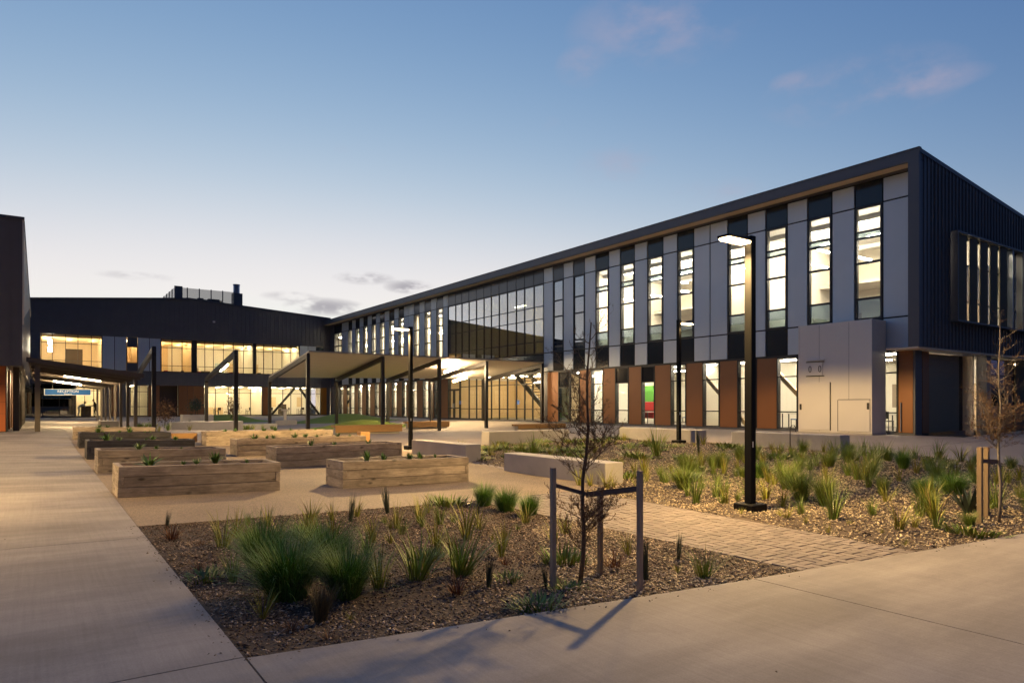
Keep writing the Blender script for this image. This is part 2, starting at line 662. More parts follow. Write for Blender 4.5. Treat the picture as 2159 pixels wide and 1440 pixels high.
def fix_normals(me):
    import bmesh
    bm = bmesh.new()
    bm.from_mesh(me)
    bmesh.ops.recalc_face_normals(bm, faces=bm.faces)
    bm.to_mesh(me)
    bm.free()


BOXES = {}


def box(name, m, a, b, parent=None, local=False, bevel=0.):
    dx, dy, dz = (round(b[i] - a[i], 4) for i in range(3))
    key = (dx, dy, dz, m.name, bevel)
    if key not in BOXES:
        me = bpy.data.meshes.new(name)
        mb = MB().box(-dx / 2, -dy / 2, -dz / 2, dx / 2, dy / 2, dz / 2)
        me.from_pydata(mb.v, [], mb.f)
        me.materials.append(m)
        if bevel:
            import bmesh
            bm = bmesh.new()
            bm.from_mesh(me)
            bmesh.ops.bevel(bm, geom=bm.edges[:], offset=bevel, segments=1, affect='EDGES')
            bm.to_mesh(me)
            bm.free()
        BOXES[key] = me
    o = bpy.data.objects.new(name, BOXES[key])
    COL.objects.link(o)
    c = Vector([(a[i] + b[i]) / 2 for i in range(3)])
    if parent is not None:
        o.parent = parent
        o.location = c if local else c - wloc(parent)
    else:
        o.location = c
    return o


def np_mesh(name, v, tris_or_quads, m, smooth=False):
    me = bpy.data.meshes.new(name)
    v = np.asarray(v, dtype=np.float32)
    f = np.asarray(tris_or_quads, dtype=np.int32)
    k = f.shape[1]
    me.vertices.add(len(v))
    me.vertices.foreach_set('co', v.ravel())
    me.loops.add(f.size)
    me.loops.foreach_set('vertex_index', f.ravel())
    me.polygons.add(len(f))
    me.polygons.foreach_set('loop_start', np.arange(0, f.size, k, dtype=np.int32))
    if smooth:
        me.polygons.foreach_set('use_smooth', np.ones(len(f), dtype=bool))
    me.update(calc_edges=True)
    me.materials.append(m)
    return me


# ================================================================ ground level (metres; 0 = floor of the buildings)
CP = np.array([(1, 4.4, -.40), (5, 4, -.44), (8, 3.7, -.45), (14, 3, -.42), (1, 13, -.37), (4, 13, -.43), (7.7, 12.8, -.49), (1.1, 22, -.34), (5, 22, -.40), (9.2, 22, -.40),
               (1.1, 27.5, -.28), (5, 27.5, -.34), (10, 27.5, -.36), (0, 36.6, -.01), (4.6, 36.6, -.14), (8.3, 36.6, -.2), (12, 36.6, -.25), (16.3, 36.6, -.31), (20, 36.6, -.38), (23.4, 36.6, -.28), (28.2, 36.6, 0),
               (12, 44, -.31), (16.4, 44, -.27), (20, 44, -.14), (23.5, 44, -.02), (28.2, 44, 0), (28.2, 13, 0), (28.2, 20, 0), (28.2, 28, 0), (18.6, 10.5, -.13), (18.6, 14, -.12), (18.6, 19, -.14),
               (13, 20, -.22), (9.6, 10.3, -.44), (9.7, 17, -.38), (25, 14, -.03), (25, 8, -.08), (-3, 36, 0), (-5, 20, -.18), (-5, 5, -.36), (0, 50, 0), (10, 55, -.08), (24, 60, 0), (28, 70, 0), (10, 77, 0), (0, 77, 0),
               (0, -5, -.42), (14, -5, -.45), (30, 0, -.2), (38, 12, -.02), (14, 10, -.33), (13, 28, -.34), (22, 24, -.15)])
NCP = len(CP)


def tps(r):
    return np.where(r > 1e-9, r * r * np.log(np.maximum(r, 1e-9)), 0.)


_A = np.zeros((NCP + 3, NCP + 3))
_A[:NCP, :NCP] = tps(np.hypot(CP[:, None, 0] - CP[None, :, 0], CP[:, None, 1] - CP[None, :, 1])) + np.eye(NCP) * 1.5
_A[:NCP, NCP] = 1
_A[:NCP, NCP + 1:] = CP[:, :2]
_A[NCP, :NCP] = 1
_A[NCP + 1:, :NCP] = CP[:, :2].T
_W = np.linalg.solve(_A, np.r_[CP[:, 2], 0, 0, 0])


def GV(x, y):
    x = np.clip(np.asarray(x, float), -8, 40)
    y = np.clip(np.asarray(y, float), -6, 80)
    r = np.hypot(x[..., None] - CP[:, 0], y[..., None] - CP[:, 1])
    return np.minimum(tps(r) @ _W[:NCP] + _W[NCP] + _W[NCP + 1] * x + _W[NCP + 2] * y, 0.0)


def G(x, y):
    return float(GV(np.array([x]), np.array([y]))[0])


def sheet(name, corners, dz, m, nx, ny, parent=None, skirt=.1, inset=0., relief=None):
    """four corners (x,y) counter-clockwise, laid on the ground dz above it, with edges going down"""
    c = np.array(corners, float)
    if inset:
        ctr = c.mean(0)
        c = c + np.sign(ctr - c) * inset
    u, w = np.meshgrid(np.linspace(0, 1, nx + 1), np.linspace(0, 1, ny + 1))
    X = (c[0, 0] * (1 - u) + c[1, 0] * u) * (1 - w) + (c[3, 0] * (1 - u) + c[2, 0] * u) * w
    Y = (c[0, 1] * (1 - u) + c[1, 1] * u) * (1 - w) + (c[3, 1] * (1 - u) + c[2, 1] * u) * w
    Z = GV(X, Y) + dz
    if relief:
        Z = Z + relief(X, Y)
    v = [tuple(p) for p in np.stack([X.ravel(), Y.ravel(), Z.ravel()], 1)]
    idx = lambda i, j: j * (nx + 1) + i
    f = [(idx(i, j), idx(i + 1, j), idx(i + 1, j + 1), idx(i, j + 1)) for j in range(ny) for i in range(nx)]
    if skirt:
        ring = [idx(i, 0) for i in range(nx)] + [idx(nx, j) for j in range(ny)] + [idx(i, ny) for i in range(nx, 0, -1)] + [idx(0, j) for j in range(ny, 0, -1)]
        n = len(v)
        v += [(v[k][0], v[k][1], v[k][2] - skirt) for k in ring]
        for a in range(len(ring)):
            b = (a + 1) % len(ring)
            f.append((ring[a], n + a, n + b, ring[b]))
    mb = MB()
    mb.v, mb.f = v, f
    return mb.build(name, m, parent)


# base ground: fine under the site, then out to the horizon
def base_ground():
    xs = np.r_[-900, -200, np.linspace(-40, 60, 51), 220, 900]
    ys = np.r_[-900, -200, np.linspace(-30, 110, 71), 260, 900]
    X, Y = np.meshgrid(xs, ys)
    Z = GV(X, Y) - .16
    nx, ny = len(xs), len(ys)
    f = [(j * nx + i, j * nx + i + 1, (j + 1) * nx + i + 1, (j + 1) * nx + i) for j in range(ny - 1) for i in range(nx - 1)]
    o = bpy.data.objects.new('ground', np_mesh('ground', np.stack([X.ravel(), Y.ravel(), Z.ravel()], 1), f, SOIL))
    COL.objects.link(o)
    tag(o, 'bare earth under and around the school grounds', 'ground', kind='structure')


base_ground()

# front edge of the garden beds, slightly skew to the buildings
def front_y(x):
    return 4.38 - (x - 1.05) * .1127


PX = 1.05
path = empty('concrete_path', (-3, 15, -.4), 'wide broom-finished concrete path running up to the reception canopy', 'path', kind='structure')
yj = [-7.6, -.2, 4.4, 9.0, 13.7, 18.3, 22.9, 27.5, 32.1, 36.7, 46, 56, 66, 77.7]
for i in range(len(yj) - 1):
    for xa, xb in ((-14, -6.2), (-6.2, PX)):
        sheet('slab', [(xa, yj[i]), (xb, yj[i]), (xb, yj[i + 1]), (xa, yj[i + 1])], .0, CONC, 6, 6, path, inset=.006)
fpath = empty('footpath', (8, 0, -.45), 'pale concrete footpath across the front of the garden beds', 'footpath', kind='structure')
xj = [PX, 5.4, 9.8, 14.2, 18.6, 23, 27.4, 34, 42]
for i in range(len(xj) - 1):
    a, b = xj[i], xj[i + 1]
    sheet('slab', [(a, -8), (b, -8), (b, front_y(b)), (a, front_y(a))], .0, CONC, 6, 12, fpath, inset=.006)
tag(sheet('courtyard_paving', [(PX, 10.0), (28.3, 10.0), (28.3, 77.9), (PX, 77.9)], -.035, CONC_FLAT, 40, 90), 'pale concrete paving of the courtyard between the buildings', 'paving', kind='structure')
tag(sheet('side_paving', [(19.0, front_y(19) + .01), (44, front_y(44) + .01), (44, 13.5), (19.0, 9.995)], -.04, CONC_FLAT, 24, 12), 'grey concrete apron under the end wall of the long building', 'paving', kind='structure')
tag(sheet('aggregate_paving', [(PX + .01, 9.98), (9.35, 9.98), (10.6, 30.5), (PX + .01, 30.5)], -.022, AGG, 20, 40), 'tan exposed-aggregate paving around the raised timber beds', 'paving', kind='structure')

# ---------------------------------------------------------------- mulch beds and chips
def MD(x, y):
    m = .016 * (np.sin(2.1 * x + 1.3 * y) + np.sin(3.7 * x - 2.9 * y + 1) + np.sin(5.3 * y + .7 * x + 2)) / 1.6
    e = np.clip((x - 5.55) / .5, 0, 1) * (x < 6.5)          # raked up against the brick path
    return m * (1 - e) + .022 * e


tag(sheet('mulch_bed', [(PX + .01, front_y(PX) + .01), (6.1, front_y(6.1) + .01), (6.1, 9.97), (PX + .01, 9.97)], -.04, SOIL, 44, 44, relief=MD), 'mulched garden bed in the corner of the two concrete paths', 'garden bed', kind='structure')
tag(sheet('mulch_bed', [(7.95, front_y(7.95) + .01), (19.0, front_y(19) + .01), (19.0, 20.2), (9.4, 20.2)], -.03, SOIL, 70, 90, relief=lambda x, y: np.where((y > 9.3) & (x < 9.6 + (y - 9.98) * .061), -.05, np.where(y < 9.5, MD(x, y), MD(x, y) * .3 + .01))), 'large pebble and mulch garden bed around the tall lamp post', 'garden bed', kind='structure')


def chips(name, pts, size, flat, m, label):
    """many small irregular chips as one object"""
    n = len(pts)
    base = np.array([(1, 0, 0), (0, 1, 0), (-1, 0, 0), (0, -1, 0), (.15, .1, 1), (-.1, 0, -1)], float)
    fc = np.array([(0, 1, 4), (1, 2, 4), (2, 3, 4), (3, 0, 4), (1, 0, 5), (2, 1, 5), (3, 2, 5), (0, 3, 5)])
    s = size * nrg.uniform(.45, 1.25, (n, 1)) * np.stack([nrg.uniform(.7, 1.5, n), nrg.uniform(.35, .8, n), np.full(n, flat)], 1)
    v = base[None] * s[:, None, :] * nrg.uniform(.75, 1.25, (n, 6, 1))
    az, tl, ro = nrg.uniform(0, 6.283, n), nrg.normal(0, .35, n), nrg.normal(0, .35, n)
    ca, sa = np.cos(az)[:, None], np.sin(az)[:, None]
    ct, st = np.cos(tl)[:, None], np.sin(tl)[:, None]
    y, z = v[..., 1] * ct - v[..., 2] * st, v[..., 1] * st + v[..., 2] * ct
    v[..., 1], v[..., 2] = y, z
    cr, sr = np.cos(ro)[:, None], np.sin(ro)[:, None]
    x, z = v[..., 0] * cr + v[..., 2] * sr, -v[..., 0] * sr + v[..., 2] * cr
    v[..., 0], v[..., 2] = x, z
    x, y = v[..., 0] * ca - v[..., 1] * sa, v[..., 0] * sa + v[..., 1] * ca
    v[..., 0], v[..., 1] = x, y
    v += pts[:, None, :]
    f = (fc[None] + (np.arange(n) * 6)[:, None, None]).reshape(-1, 3)
    o = bpy.data.objects.new(name, np_mesh(name, v.reshape(-1, 3), f, m))
    COL.objects.link(o)
    return tag(o, label, 'mulch', kind='stuff')


def scatter(n, x0, x1, y0, y1, inside, dz, keep=None):
    x, y = nrg.uniform(x0, x1, n), nrg.uniform(y0, y1, n)
    ok = inside(x, y)
    if keep is not None:
        ok &= keep(x, y)
    x, y = x[ok], y[ok]
    return np.stack([x, y, GV(x, y) + dz + np.where(y < 9.5, MD(x, y), MD(x, y) * .3 + .01) + nrg.uniform(-.006, .012, len(x))], 1)


def patchy(fx, fy, ph, lim):
    return lambda x, y: (np.sin(x * fx + ph) * np.cos(y * fy - ph) + .6 * np.sin(x * 3.1 * fx + y * 2.3 * fy + ph) + nrg.uniform(-.9, .9, len(x))) > lim


in_a = lambda x, y: (x > PX + .03) & (x < 6.08) & (y > 4.38 - (x - 1.05) * .1127 + .03) & (y < 9.95)
in_b = lambda x, y: (x > np.where(y < 9.98, 7.99 + (y - 3.6) * .0873, 9.4 + (y - 9.98) * .061)) & (x < 18.97) & (y > 4.38 - (x - 1.05) * .1127 + .03) & (y < 20.15)
chips('bark_chips', scatter(21000, 1, 6.1, 3.8, 10, in_a, -.035), .017, .3, CHIP_D, 'dark bark mulch in the corner garden bed')
chips('wood_chips', scatter(30000, 1, 6.1, 3.8, 10, in_a, -.030, patchy(1.3, 1.1, .6, -.05)), .016, .3, CHIP, 'pale wood chips strewn over the corner garden bed')
chips('pebbles', scatter(9000, 3.2, 6.1, 3.8, 7.2, lambda x, y: in_a(x, y) & (x + (6.5 - y) * .6 > 4.9), -.030, patchy(.8, .7, 1.2, -.3)), .019, .5, PEBBLE, 'tan pebbles in the tip of the corner bed beside the brick path')
chips('pebbles', scatter(52000, 8, 19, 3, 20.2, in_b, -.022, lambda x, y: nrg.uniform(0, 1, len(x)) < np.clip(1.25 - (y - 4) / 12, .25, 1)), .024, .45, PEBBLE, 'tan pebbles covering the large garden bed')
chips('bark_chips', scatter(15000, 8, 19, 3, 20.2, in_b, -.024), .026, .3, CHIP_D, 'dark bark pieces among the pebbles of the large garden bed')

def spill(n):
    x = nrg.uniform(1.0, 18, n)
    y = 4.38 - (x - 1.05) * .1127 - np.abs(nrg.exponential(.06, n))
    ok = (x < 6.1) | (x > 8)
    a = np.stack([x[ok], y[ok], GV(x[ok], y[ok]) + .004], 1)
    y2 = nrg.uniform(4.4, 9.9, n // 2)
    x2 = PX - np.abs(nrg.exponential(.05, n // 2))
    b = np.stack([x2, y2, GV(x2, y2) + .004], 1)
    x3, y3 = nrg.uniform(-4, 14, n // 6), nrg.uniform(.5, 20, n // 6)
    ok = (x3 < 1) | (y3 < 3.3)
    c = np.stack([x3[ok], y3[ok], GV(x3[ok], y3[ok]) + .004], 1)
    return np.concatenate([a, b, c])


chips('spilled_chips', spill(260), .010, .25, CHIP_D, 'stray bark chips and leaf bits lying on the concrete paths')

# ---------------------------------------------------------------- herringbone brick path
pp = empty('paver_path', (7, 7, -.46), 'brown herringbone brick path between the two garden beds', 'path', kind='structure')
U = .112


def clip_poly(poly, a, b, c):
    out = []
    for i in range(len(poly)):
        p, q = poly[i], poly[(i + 1) % len(poly)]
        dp, dq = a * p[0] + b * p[1] - c, a * q[0] + b * q[1] - c
        if dp >= 0:
            out.append(p)
        if (dp >= 0) != (dq >= 0):
            t = dp / (dp - dq)
            out.append((p[0] + (q[0] - p[0]) * t, p[1] + (q[1] - p[1]) * t))
    return out


bricks = []
for i in range(-2, 20):
    for j in range(-4, 66):
        s = (i + j) % 4
        if s == 0:
            r = (0, 0, 2, 1)
        elif s == 3:
            r = (0, 0, 1, 2)
        else:
            continue
        # horizontal brick covers s=0,1; vertical covers s=3 and the cell above (s=0) is avoided by shifting one column
        x0, y0 = 6.12 + i * U, 3.3 + j * U
        if s == 3:
            x0, y0 = 6.12 + i * U, 3.3 + (j - 1) * U      # cells s=2 and s=3
        g = .0045
        poly = [(x0 + g, y0 + g), (x0 + r[2] * U - g, y0 + g), (x0 + r[2] * U - g, y0 + r[3] * U - g), (x0 + g, y0 + r[3] * U - g)]
        for cl in ((1, 0, 6.115), (-.9962, .0871, -7.96 * .9962 + 3.6 * .0871 + .012), (.1127, 1, 4.38 + 1.05 * .1127 + .012), (0, -1, -9.965)):
            if poly:
                poly = clip_poly(poly, *cl)
        if len(poly) >= 3:
            ar = abs(sum(poly[k][0] * poly[(k + 1) % len(poly)][1] - poly[(k + 1) % len(poly)][0] * poly[k][1] for k in range(len(poly)))) / 2
            if ar > .0015:
                bricks.append((sum(p[1] for p in poly) / len(poly), poly, ar))
bricks.sort(key=lambda t: t[0])
rest = MB()
brick_mesh = {}
for n, (_, poly, ar) in enumerate(bricks):
    cx, cy = sum(p[0] for p in poly) / len(poly), sum(p[1] for p in poly) / len(poly)
    z = G(cx, cy) - .012 + rng.uniform(-.003, .003)
    if n < 300:
        key = tuple((round(p[0] - cx, 3), round(p[1] - cy, 3)) for p in poly)
        if key not in brick_mesh:
            mb = MB()
            k = len(key)
            ctr = .93
            mb.v = [(p[0], p[1], -.06) for p in key] + [(p[0], p[1], -.006) for p in key] + [(p[0] * ctr, p[1] * ctr, 0) for p in key]
            for q in range(k):
                w = (q + 1) % k
                mb.f += [(q, w, k + w, k + q), (k + q, k + w, 2 * k + w, 2 * k + q)]
            mb.f.append(tuple(range(2 * k, 3 * k)))
            me = bpy.data.meshes.new('paver')
            me.from_pydata(mb.v, [], mb.f)
            me.materials.append(PAVER)
            fix_normals(me)
            brick_mesh[key] = me
        o = bpy.data.objects.new('paver', brick_mesh[key])
        COL.objects.link(o)
        o.parent = pp
        o.location = Vector((cx, cy, z)) - pp.location
        o.rotation_euler = (rng.uniform(-.012, .012), rng.uniform(-.012, .012), 0)
    else:
        rest.prism(poly, 2, z - .06, z)
if rest.v:
    rest.build('paver_field', PAVER, pp)['kind'] = 'stuff'
sheet('sand_bed', [(6.105, front_y(6.1) + .005), (7.95, front_y(7.95) + .005), (8.48, 9.975), (6.105, 9.975)], -.036, SOIL, 6, 20, pp)

# ================================================================ buildings
XF = 28.2        # courtyard face of the long building
YB = 77.9        # courtyard face of the rear building


def fb(fac, u0, u1, z0, z1, d0, d1):
    """box corners on a facade: u along it, d into the building"""
    if fac[0] == 'X':
        return (fac[1] + d0, u0, z0), (fac[1] + d1, u1, z1)
    return (u0, fac[1] + d0, z0), (u1, fac[1] + d1, z1)


def fbox(name, m, fac, u0, u1, z0, z1, d0, d1, parent, bevel=0.):
    a, b = fb(fac, u0, u1, z0, z1, d0, d1)
    return box(name, m, a, b, parent, bevel=bevel)


def window(fac, u0, u1, z0, z1, us, zs, parent, fw=.055, glass=None, name='window', skip=(), dark_cells=(), d0=-.02, d1=.10, special={}):
    """a framed window: the frame with its bars is the part, every pane a sub-part"""
    mb = MB()

    def add(a0, a1, b0, b1, e0=d0, e1=d1):
        a, b = fb(fac, a0, a1, b0, b1, e0, e1)
        mb.box(*a, *b)
    add(u0, u0 + fw, z0, z1)
    add(u1 - fw, u1, z0, z1)
    add(u0 + fw, u1 - fw, z0, z0 + fw)
    add(u0 + fw, u1 - fw, z1 - fw, z1)
    ub, zb = [u0] + list(us) + [u1], [z0] + list(zs) + [z1]
    for u in us:
        add(u - fw * .45, u + fw * .45, z0 + fw, z1 - fw, d0 + .004, d1 - .004)
    for z in zs:
        for i in range(len(ub) - 1):
            a = ub[i] + (fw if i == 0 else fw * .45)
            b = ub[i + 1] - (fw if i == len(ub) - 2 else fw * .45)
            add(a, b, z - fw * .45, z + fw * .45, d0 + .008, d1 - .008)
    w = mb.build(name, FRAME, parent)
    for i in range(len(ub) - 1):
        for j in range(len(zb) - 1):
            if (i, j) in skip:
                continue
            fbox('pane', SPAN if (i, j) in dark_cells else special.get((i, j), glass or GLASS), fac, ub[i] + fw * .4, ub[i + 1] - fw * .4, zb[j] + fw * .4, zb[j + 1] - fw * .4, .03, .042, w)
    return w


# ---------------------------------------------------------------- the long building
LW = empty('long_building', (XF + 4, 45, 0), 'long two-storey building of grey panels and tall lit windows above copper panels', 'building')
FX = ('X', XF)
Z0, Z1, Z2, Z3 = 3.41, 4.67, 9.40, 10.43
TR = (5.56, 7.05, 8.07)
fbox('wall_backing', FRAME, FX, 12.95, YB, 3.36, 3.50, .05, .3, LW)
seq = [('P', 14.18), ('W', 15.33), ('P', 16.34), ('W', 17.47), ('P', 18.48), ('W', 19.6), ('P', 20.62), ('W', 21.77), ('P', 22.85), ('P', 23.9), ('W', 25.02), ('P', 26.04), ('W', 27.21), ('P', 28.22), ('W', 29.39), ('P', 30.38),
       ('W', 31.55), ('P', 32.57), ('T', 33.68), ('P', 34.68), ('T', 35.78), ('P', 36.8), ('C', 49.97), ('P', 50.8), ('W', 51.97), ('P', 52.97), ('W', 54.15), ('P', 55.15), ('W', 56.26), ('P', 57.35), ('P', 58.32), ('W', 59.48), ('P', 60.42),
       ('W', 61.61), ('P', 62.66), ('W', 63.8), ('P', 64.74), ('W', 65.88), ('P', 66.9), ('W', 68.06), ('P', 69.02), ('W', 70.2), ('P', 71.16), ('W', 72.27), ('P', 73.26), ('P', 74.2), ('V', 76.68), ('D', 77.9)]
u = 12.78
g = .034
mull = [36.91, 37.93, 39.05, 40.06, 41.19, 42.27, 43.35, 44.38, 45.48, 46.6, 47.71, 48.71, 49.84]
for k, e in seq:
    if k == 'P':
        for za, zb in ((Z0, Z1), (Z1, Z2), (Z2, Z3 - .05)):
            fbox('facade_panel', GREY, FX, u + g, e - g, za + g, zb - g, -.005, .05, LW)
        fbox('wall_backing', FRAME, FX, u, e, 3.50, Z3, .05, .3, LW)
    elif k in 'WTV':
        far = u > 50
        tr = (5.2, 6.6, 7.9) if far else TR
        if k == 'T':
            tr = (5.3, 7.0, 8.05)
        near = not far and k == 'W'
        window(FX, u, e, Z1, Z2, [(u + e) / 2] if k == 'V' else [], tr + (8.34,) if near else tr, LW, glass=GLASS_T if k == 'T' else GLASS, fw=.095, special={(0, 3): GLASS_T, (0, 0): FROST} if near else {})
        dark = SPANB if (k == 'T' or 50 < u < 57) else SPAN
        fbox('spandrel_panel', dark, FX, u + g, e - g, Z2 + .02, Z3 - .05, .02, .06, LW)
        fbox('spandrel_panel', SPAN, FX, u + g, e - g, Z0 + g, Z1 - .02, .02, .06, LW)
        fbox('wall_backing', FRAME, FX, u, e, Z2, Z3, .06, .3, LW)
        fbox('wall_backing', FRAME, FX, u, e, 3.50, Z1 - .005, .06, .3, LW)
    elif k == 'C':
        window(FX, u, e, Z1 - .02, Z2 - .02, mull[1:-1], (5.47, 7.02, 7.88), LW, glass=GLASS_T, name='curtain_wall')
        ms = [u] + mull[1:-1] + [e]
        for i in range(len(ms) - 1):
            fbox('spandrel_panel', SPANB, FX, ms[i] + .03, ms[i + 1] - .03, Z2 + .02, Z3 - .05, .0, .05, LW)
            fbox('spandrel_panel', SPAN, FX, ms[i] + .03, ms[i + 1] - .03, Z0 + g, Z1 - .05, .0, .05, LW)
        fbox('wall_backing', FRAME, FX, u, e, Z2 - .02, Z3, .05, .3, LW)
        fbox('wall_backing', FRAME, FX, u, e, 3.50, Z1 - .03, .05, .3, LW)
    else:
        fbox('wall_backing', CHAR, FX, u, e, Z0, Z3, .0, .3, LW)
    u = e
# projecting frame: fascia, soffit, end fin
OX = XF - .9
box('fascia', CHARL, (OX, 12.4, Z3), (OX + .12, YB + .6, 10.86), LW)
box('soffit', SOFFIT, (OX + .12, 12.8, Z3 - .004), (XF + .05, YB + .4, Z3 + .05), LW)
box('end_fin', CHARL, (OX, 12.4, 3.37), (XF + .05, 12.78, Z3), LW)
mb = MB().prism([(OX + .121, 10.845), (OX + .121, Z3 + .055), (50, 8.0), (50, 8.56)], 1, 12.41, YB + 14)
mb.build('roof', CHARL, LW)
box('roof_capping', CHARL, (OX - .03, 12.36, 10.86), (OX + .16, YB + .6, 10.90), LW)

# end wall: individual standing-seam sheets round the louvred window
def roof_z(x):
    return 10.86 - (x - OX) * .1


EY = 12.4
WX0, WX1, WZ0, WZ1 = 29.95, 41.0, 4.55, 8.02
x = OX + .14
SW = .305
while x < 42:
    x1 = x + SW
    spans = [(3.37, None)] if (x1 < WX0 or x > WX1) else [(3.37, WZ0), (WZ1, None)]
    for za, zb in spans:
        mb = MB()
        ta = roof_z(x) - .14 if zb is None else zb
        tb = roof_z(x1) - .14 if zb is None else zb
        mb.prism([(x, za), (x1 - .045, za), (x1 - .045, tb), (x, ta)], 1, EY + .03, EY + .12)
        mb.prism([(x1 - .045, za), (x1, za), (x1, tb), (x1 - .045, tb)], 1, EY - .035, EY + .12)
        mb.build('cladding_sheet', CHAR, LW)
    x = x1
mb = MB().prism([(x, 3.37), (50, 3.37), (50, roof_z(50) - .1), (x, roof_z(x) - .1)], 1, EY + .03, EY + .12)
mb.build('cladding_sheet', CHAR, LW)
mb = MB().prism([(OX, 10.86), (OX, 10.70), (50, roof_z(50) - .16), (50, roof_z(50))], 1, EY - .05, EY - .001)
mb.build('verge_trim', CHARL, LW)
box('corner_trim', CHARL, (OX - .02, EY - .03, 3.36), (OX + .13, EY - .001, 10.69), LW)
# louvred window hood
hood = MB()
hood.box(WX0, EY - .28, WZ1, WX1, EY + .12, WZ1 + .07)
hood.box(WX0, EY - .28, WZ0 - .07, WX1, EY + .12, WZ0)
hood.box(WX0, EY - .28, WZ0, WX0 + .07, EY + .12, WZ1)
hood.build('window_hood', CHARL, LW)
FE = ('Y', EY)
lw_end = window(FE, WX0 + .1, 40.9, WZ0 + .01, WZ1 - .01, [31.0, 32.0, 33.0, 34.0, 35.0, 36.2, 37.4, 38.6, 39.8], (5.4, 6.9), LW, d0=.02, d1=.12)
for i in range(5):
    xx = 30.30 + i * 1.0
    mb = MB()
    mb.bar((xx + .30, EY - .17, WZ0 + .02), (xx + .30, EY - .17, WZ1 - .02), .03, .54, up=(.985, -.17, 0))
    mb.build('sun_louvre', FIN, LW)
for i, xx in enumerate((35.4, 36.5, 37.7, 38.9, 40.1)):
    box('sun_louvre', SPANB if i == 0 else CHAR, (xx, EY - .26, WZ0 + .01), (xx + .12, EY + .0, WZ1 - .01), LW)

# ground floor of the long building
gseq = [('K', 13.58), ('W', 14.7), ('K', 15.75), ('W', 16.85), ('K', 17.95), ('W', 19.02), ('K', 20.1), ('W', 21.2), ('K', 22.26), ('W', 23.33), ('K', 24.42), ('W', 25.5), ('K', 26.66), ('H', 27.69), ('K', 28.7), ('H', 29.83), ('K', 30.88), ('W', 31.99),
        ('K', 33.07), ('W', 34.06), ('X', 35.23), ('K', 36.4), ('D', 36.8), ('C', 49.97), ('K', 51.28), ('W', 52.35), ('K', 53.4), ('W', 54.5), ('K', 55.6), ('W', 56.7), ('K', 57.75), ('W', 58.75), ('K', 59.84), ('W', 60.96), ('K', 62.05), ('W', 63.1), ('K', 64.0), ('W', 65.04),
        ('K', 66.18), ('W', 67.26), ('K', 68.34), ('W', 69.45), ('K', 70.45), ('W', 71.65), ('X', 72.72), ('K', 73.73), ('W', 74.87), ('D', 77.9)]
u = 13.0
for k, e in gseq:
    if k == 'K':
        fbox('copper_panel', COPPER, FX, u + .02, e - .02, .06, 3.34, .0, .05, LW)
        fbox('wall_backing', FRAME, FX, u, e, -.5, 3.36, .05, .3, LW)
    elif k in 'WH':
        window(FX, u, e, .05, 3.35, [], (.84, 2.45), LW, dark_cells=((0, 2),) if k == 'H' else ())
    elif k == 'X':
        window(FX, u, e, .05, 3.35, [], (2.3,), LW, glass=GLASS_T, dark_cells=((0, 1),))
    elif k == 'C':
        window(FX, u, 48.0, .05, 3.35, [38.1, 39.05, 40.06, 41.19, 42.27, 43.35, 44.38, 45.48, 46.6], (.86, 2.62), LW, name='entrance_glazing')
        # pair of doors at the far end of the glazing
        window(FX, 48.02, 49.95, 2.42, 3.35, [], (), LW, name='door_light')
        for a, b in ((48.02, 48.98), (48.99, 49.95)):
            dr = window(FX, a, b, .03, 2.41, [], (.9,), LW, fw=.09, name='door')
            fbox('handle', STAINLESS, FX, (b - .14) if a < 48.5 else (a + .10), (b - .10) if a < 48.5 else (a + .14), .9, 1.3, -.09, -.05, dr)
    else:
        fbox('wall_backing', CHAR, FX, u, e, -.5, 3.36, .0, .3, LW)
    u = e
box('plinth', CHARL, (XF - .01, 12.95, -.5), (XF + .3, YB, .04), LW)
for yy in (39.6, 47.75):
    fbox('door_sticker', STICK, FX, yy, yy + .28, 1.2, 1.5, -.045, -.03, LW)
# recessed ground floor under the end wall
EG = ('Y', 13.0)
box('underside', SOFFIT, (OX, 12.42, 3.30), (50, 13.6, 3.369), LW)
box('corner_column', CHARL, (XF, 12.93, -.5), (XF + .55, 13.0, 3.3), LW)
box('copper_panel', COPPER, (28.95, 13.0, .03), (29.5, 13.06, 3.3), LW)
box('wall_backing', FRAME, (28.75, 13.06, -.5), (29.6, 13.3, 3.3), LW)
dr = box('roller_door', BRUSH, (29.62, 13.14, .03), (32.55, 13.2, 3.24), LW)
for zz in range(1, 13):
    box('door_rib', BRUSH, (29.62, 13.128, .03 + zz * .247), (32.55, 13.139, .045 + zz * .247), dr)
box('wall_backing', DARKROOM, (32.56, 13.4, -.4), (33.55, 13.5, 3.3), LW)
box('door_jamb', SOFFIT, (33.56, 13.0, -.3), (33.66, 13.5, 3.3), LW)
box('corner_column', CHAR, (33.9, 12.6, -.5), (34.35, 13.0, 3.29), LW)
window(EG, 34.45, 38.1, .03, 3.25, [36.3], (2.5,), LW, glass=GLASS_T, d0=.0, d1=.12)
box('corner_column', CHAR, (38.2, 12.6, -.5), (38.65, 13.0, 3.29), LW)
window(EG, 38.75, 42, .03, 3.25, [40.3], (2.5,), LW, glass=GLASS_T, d0=.0, d1=.12)
box('wall_backing', CHAR, (42.02, 13.0, -.5), (50, 13.2, 3.3), LW)

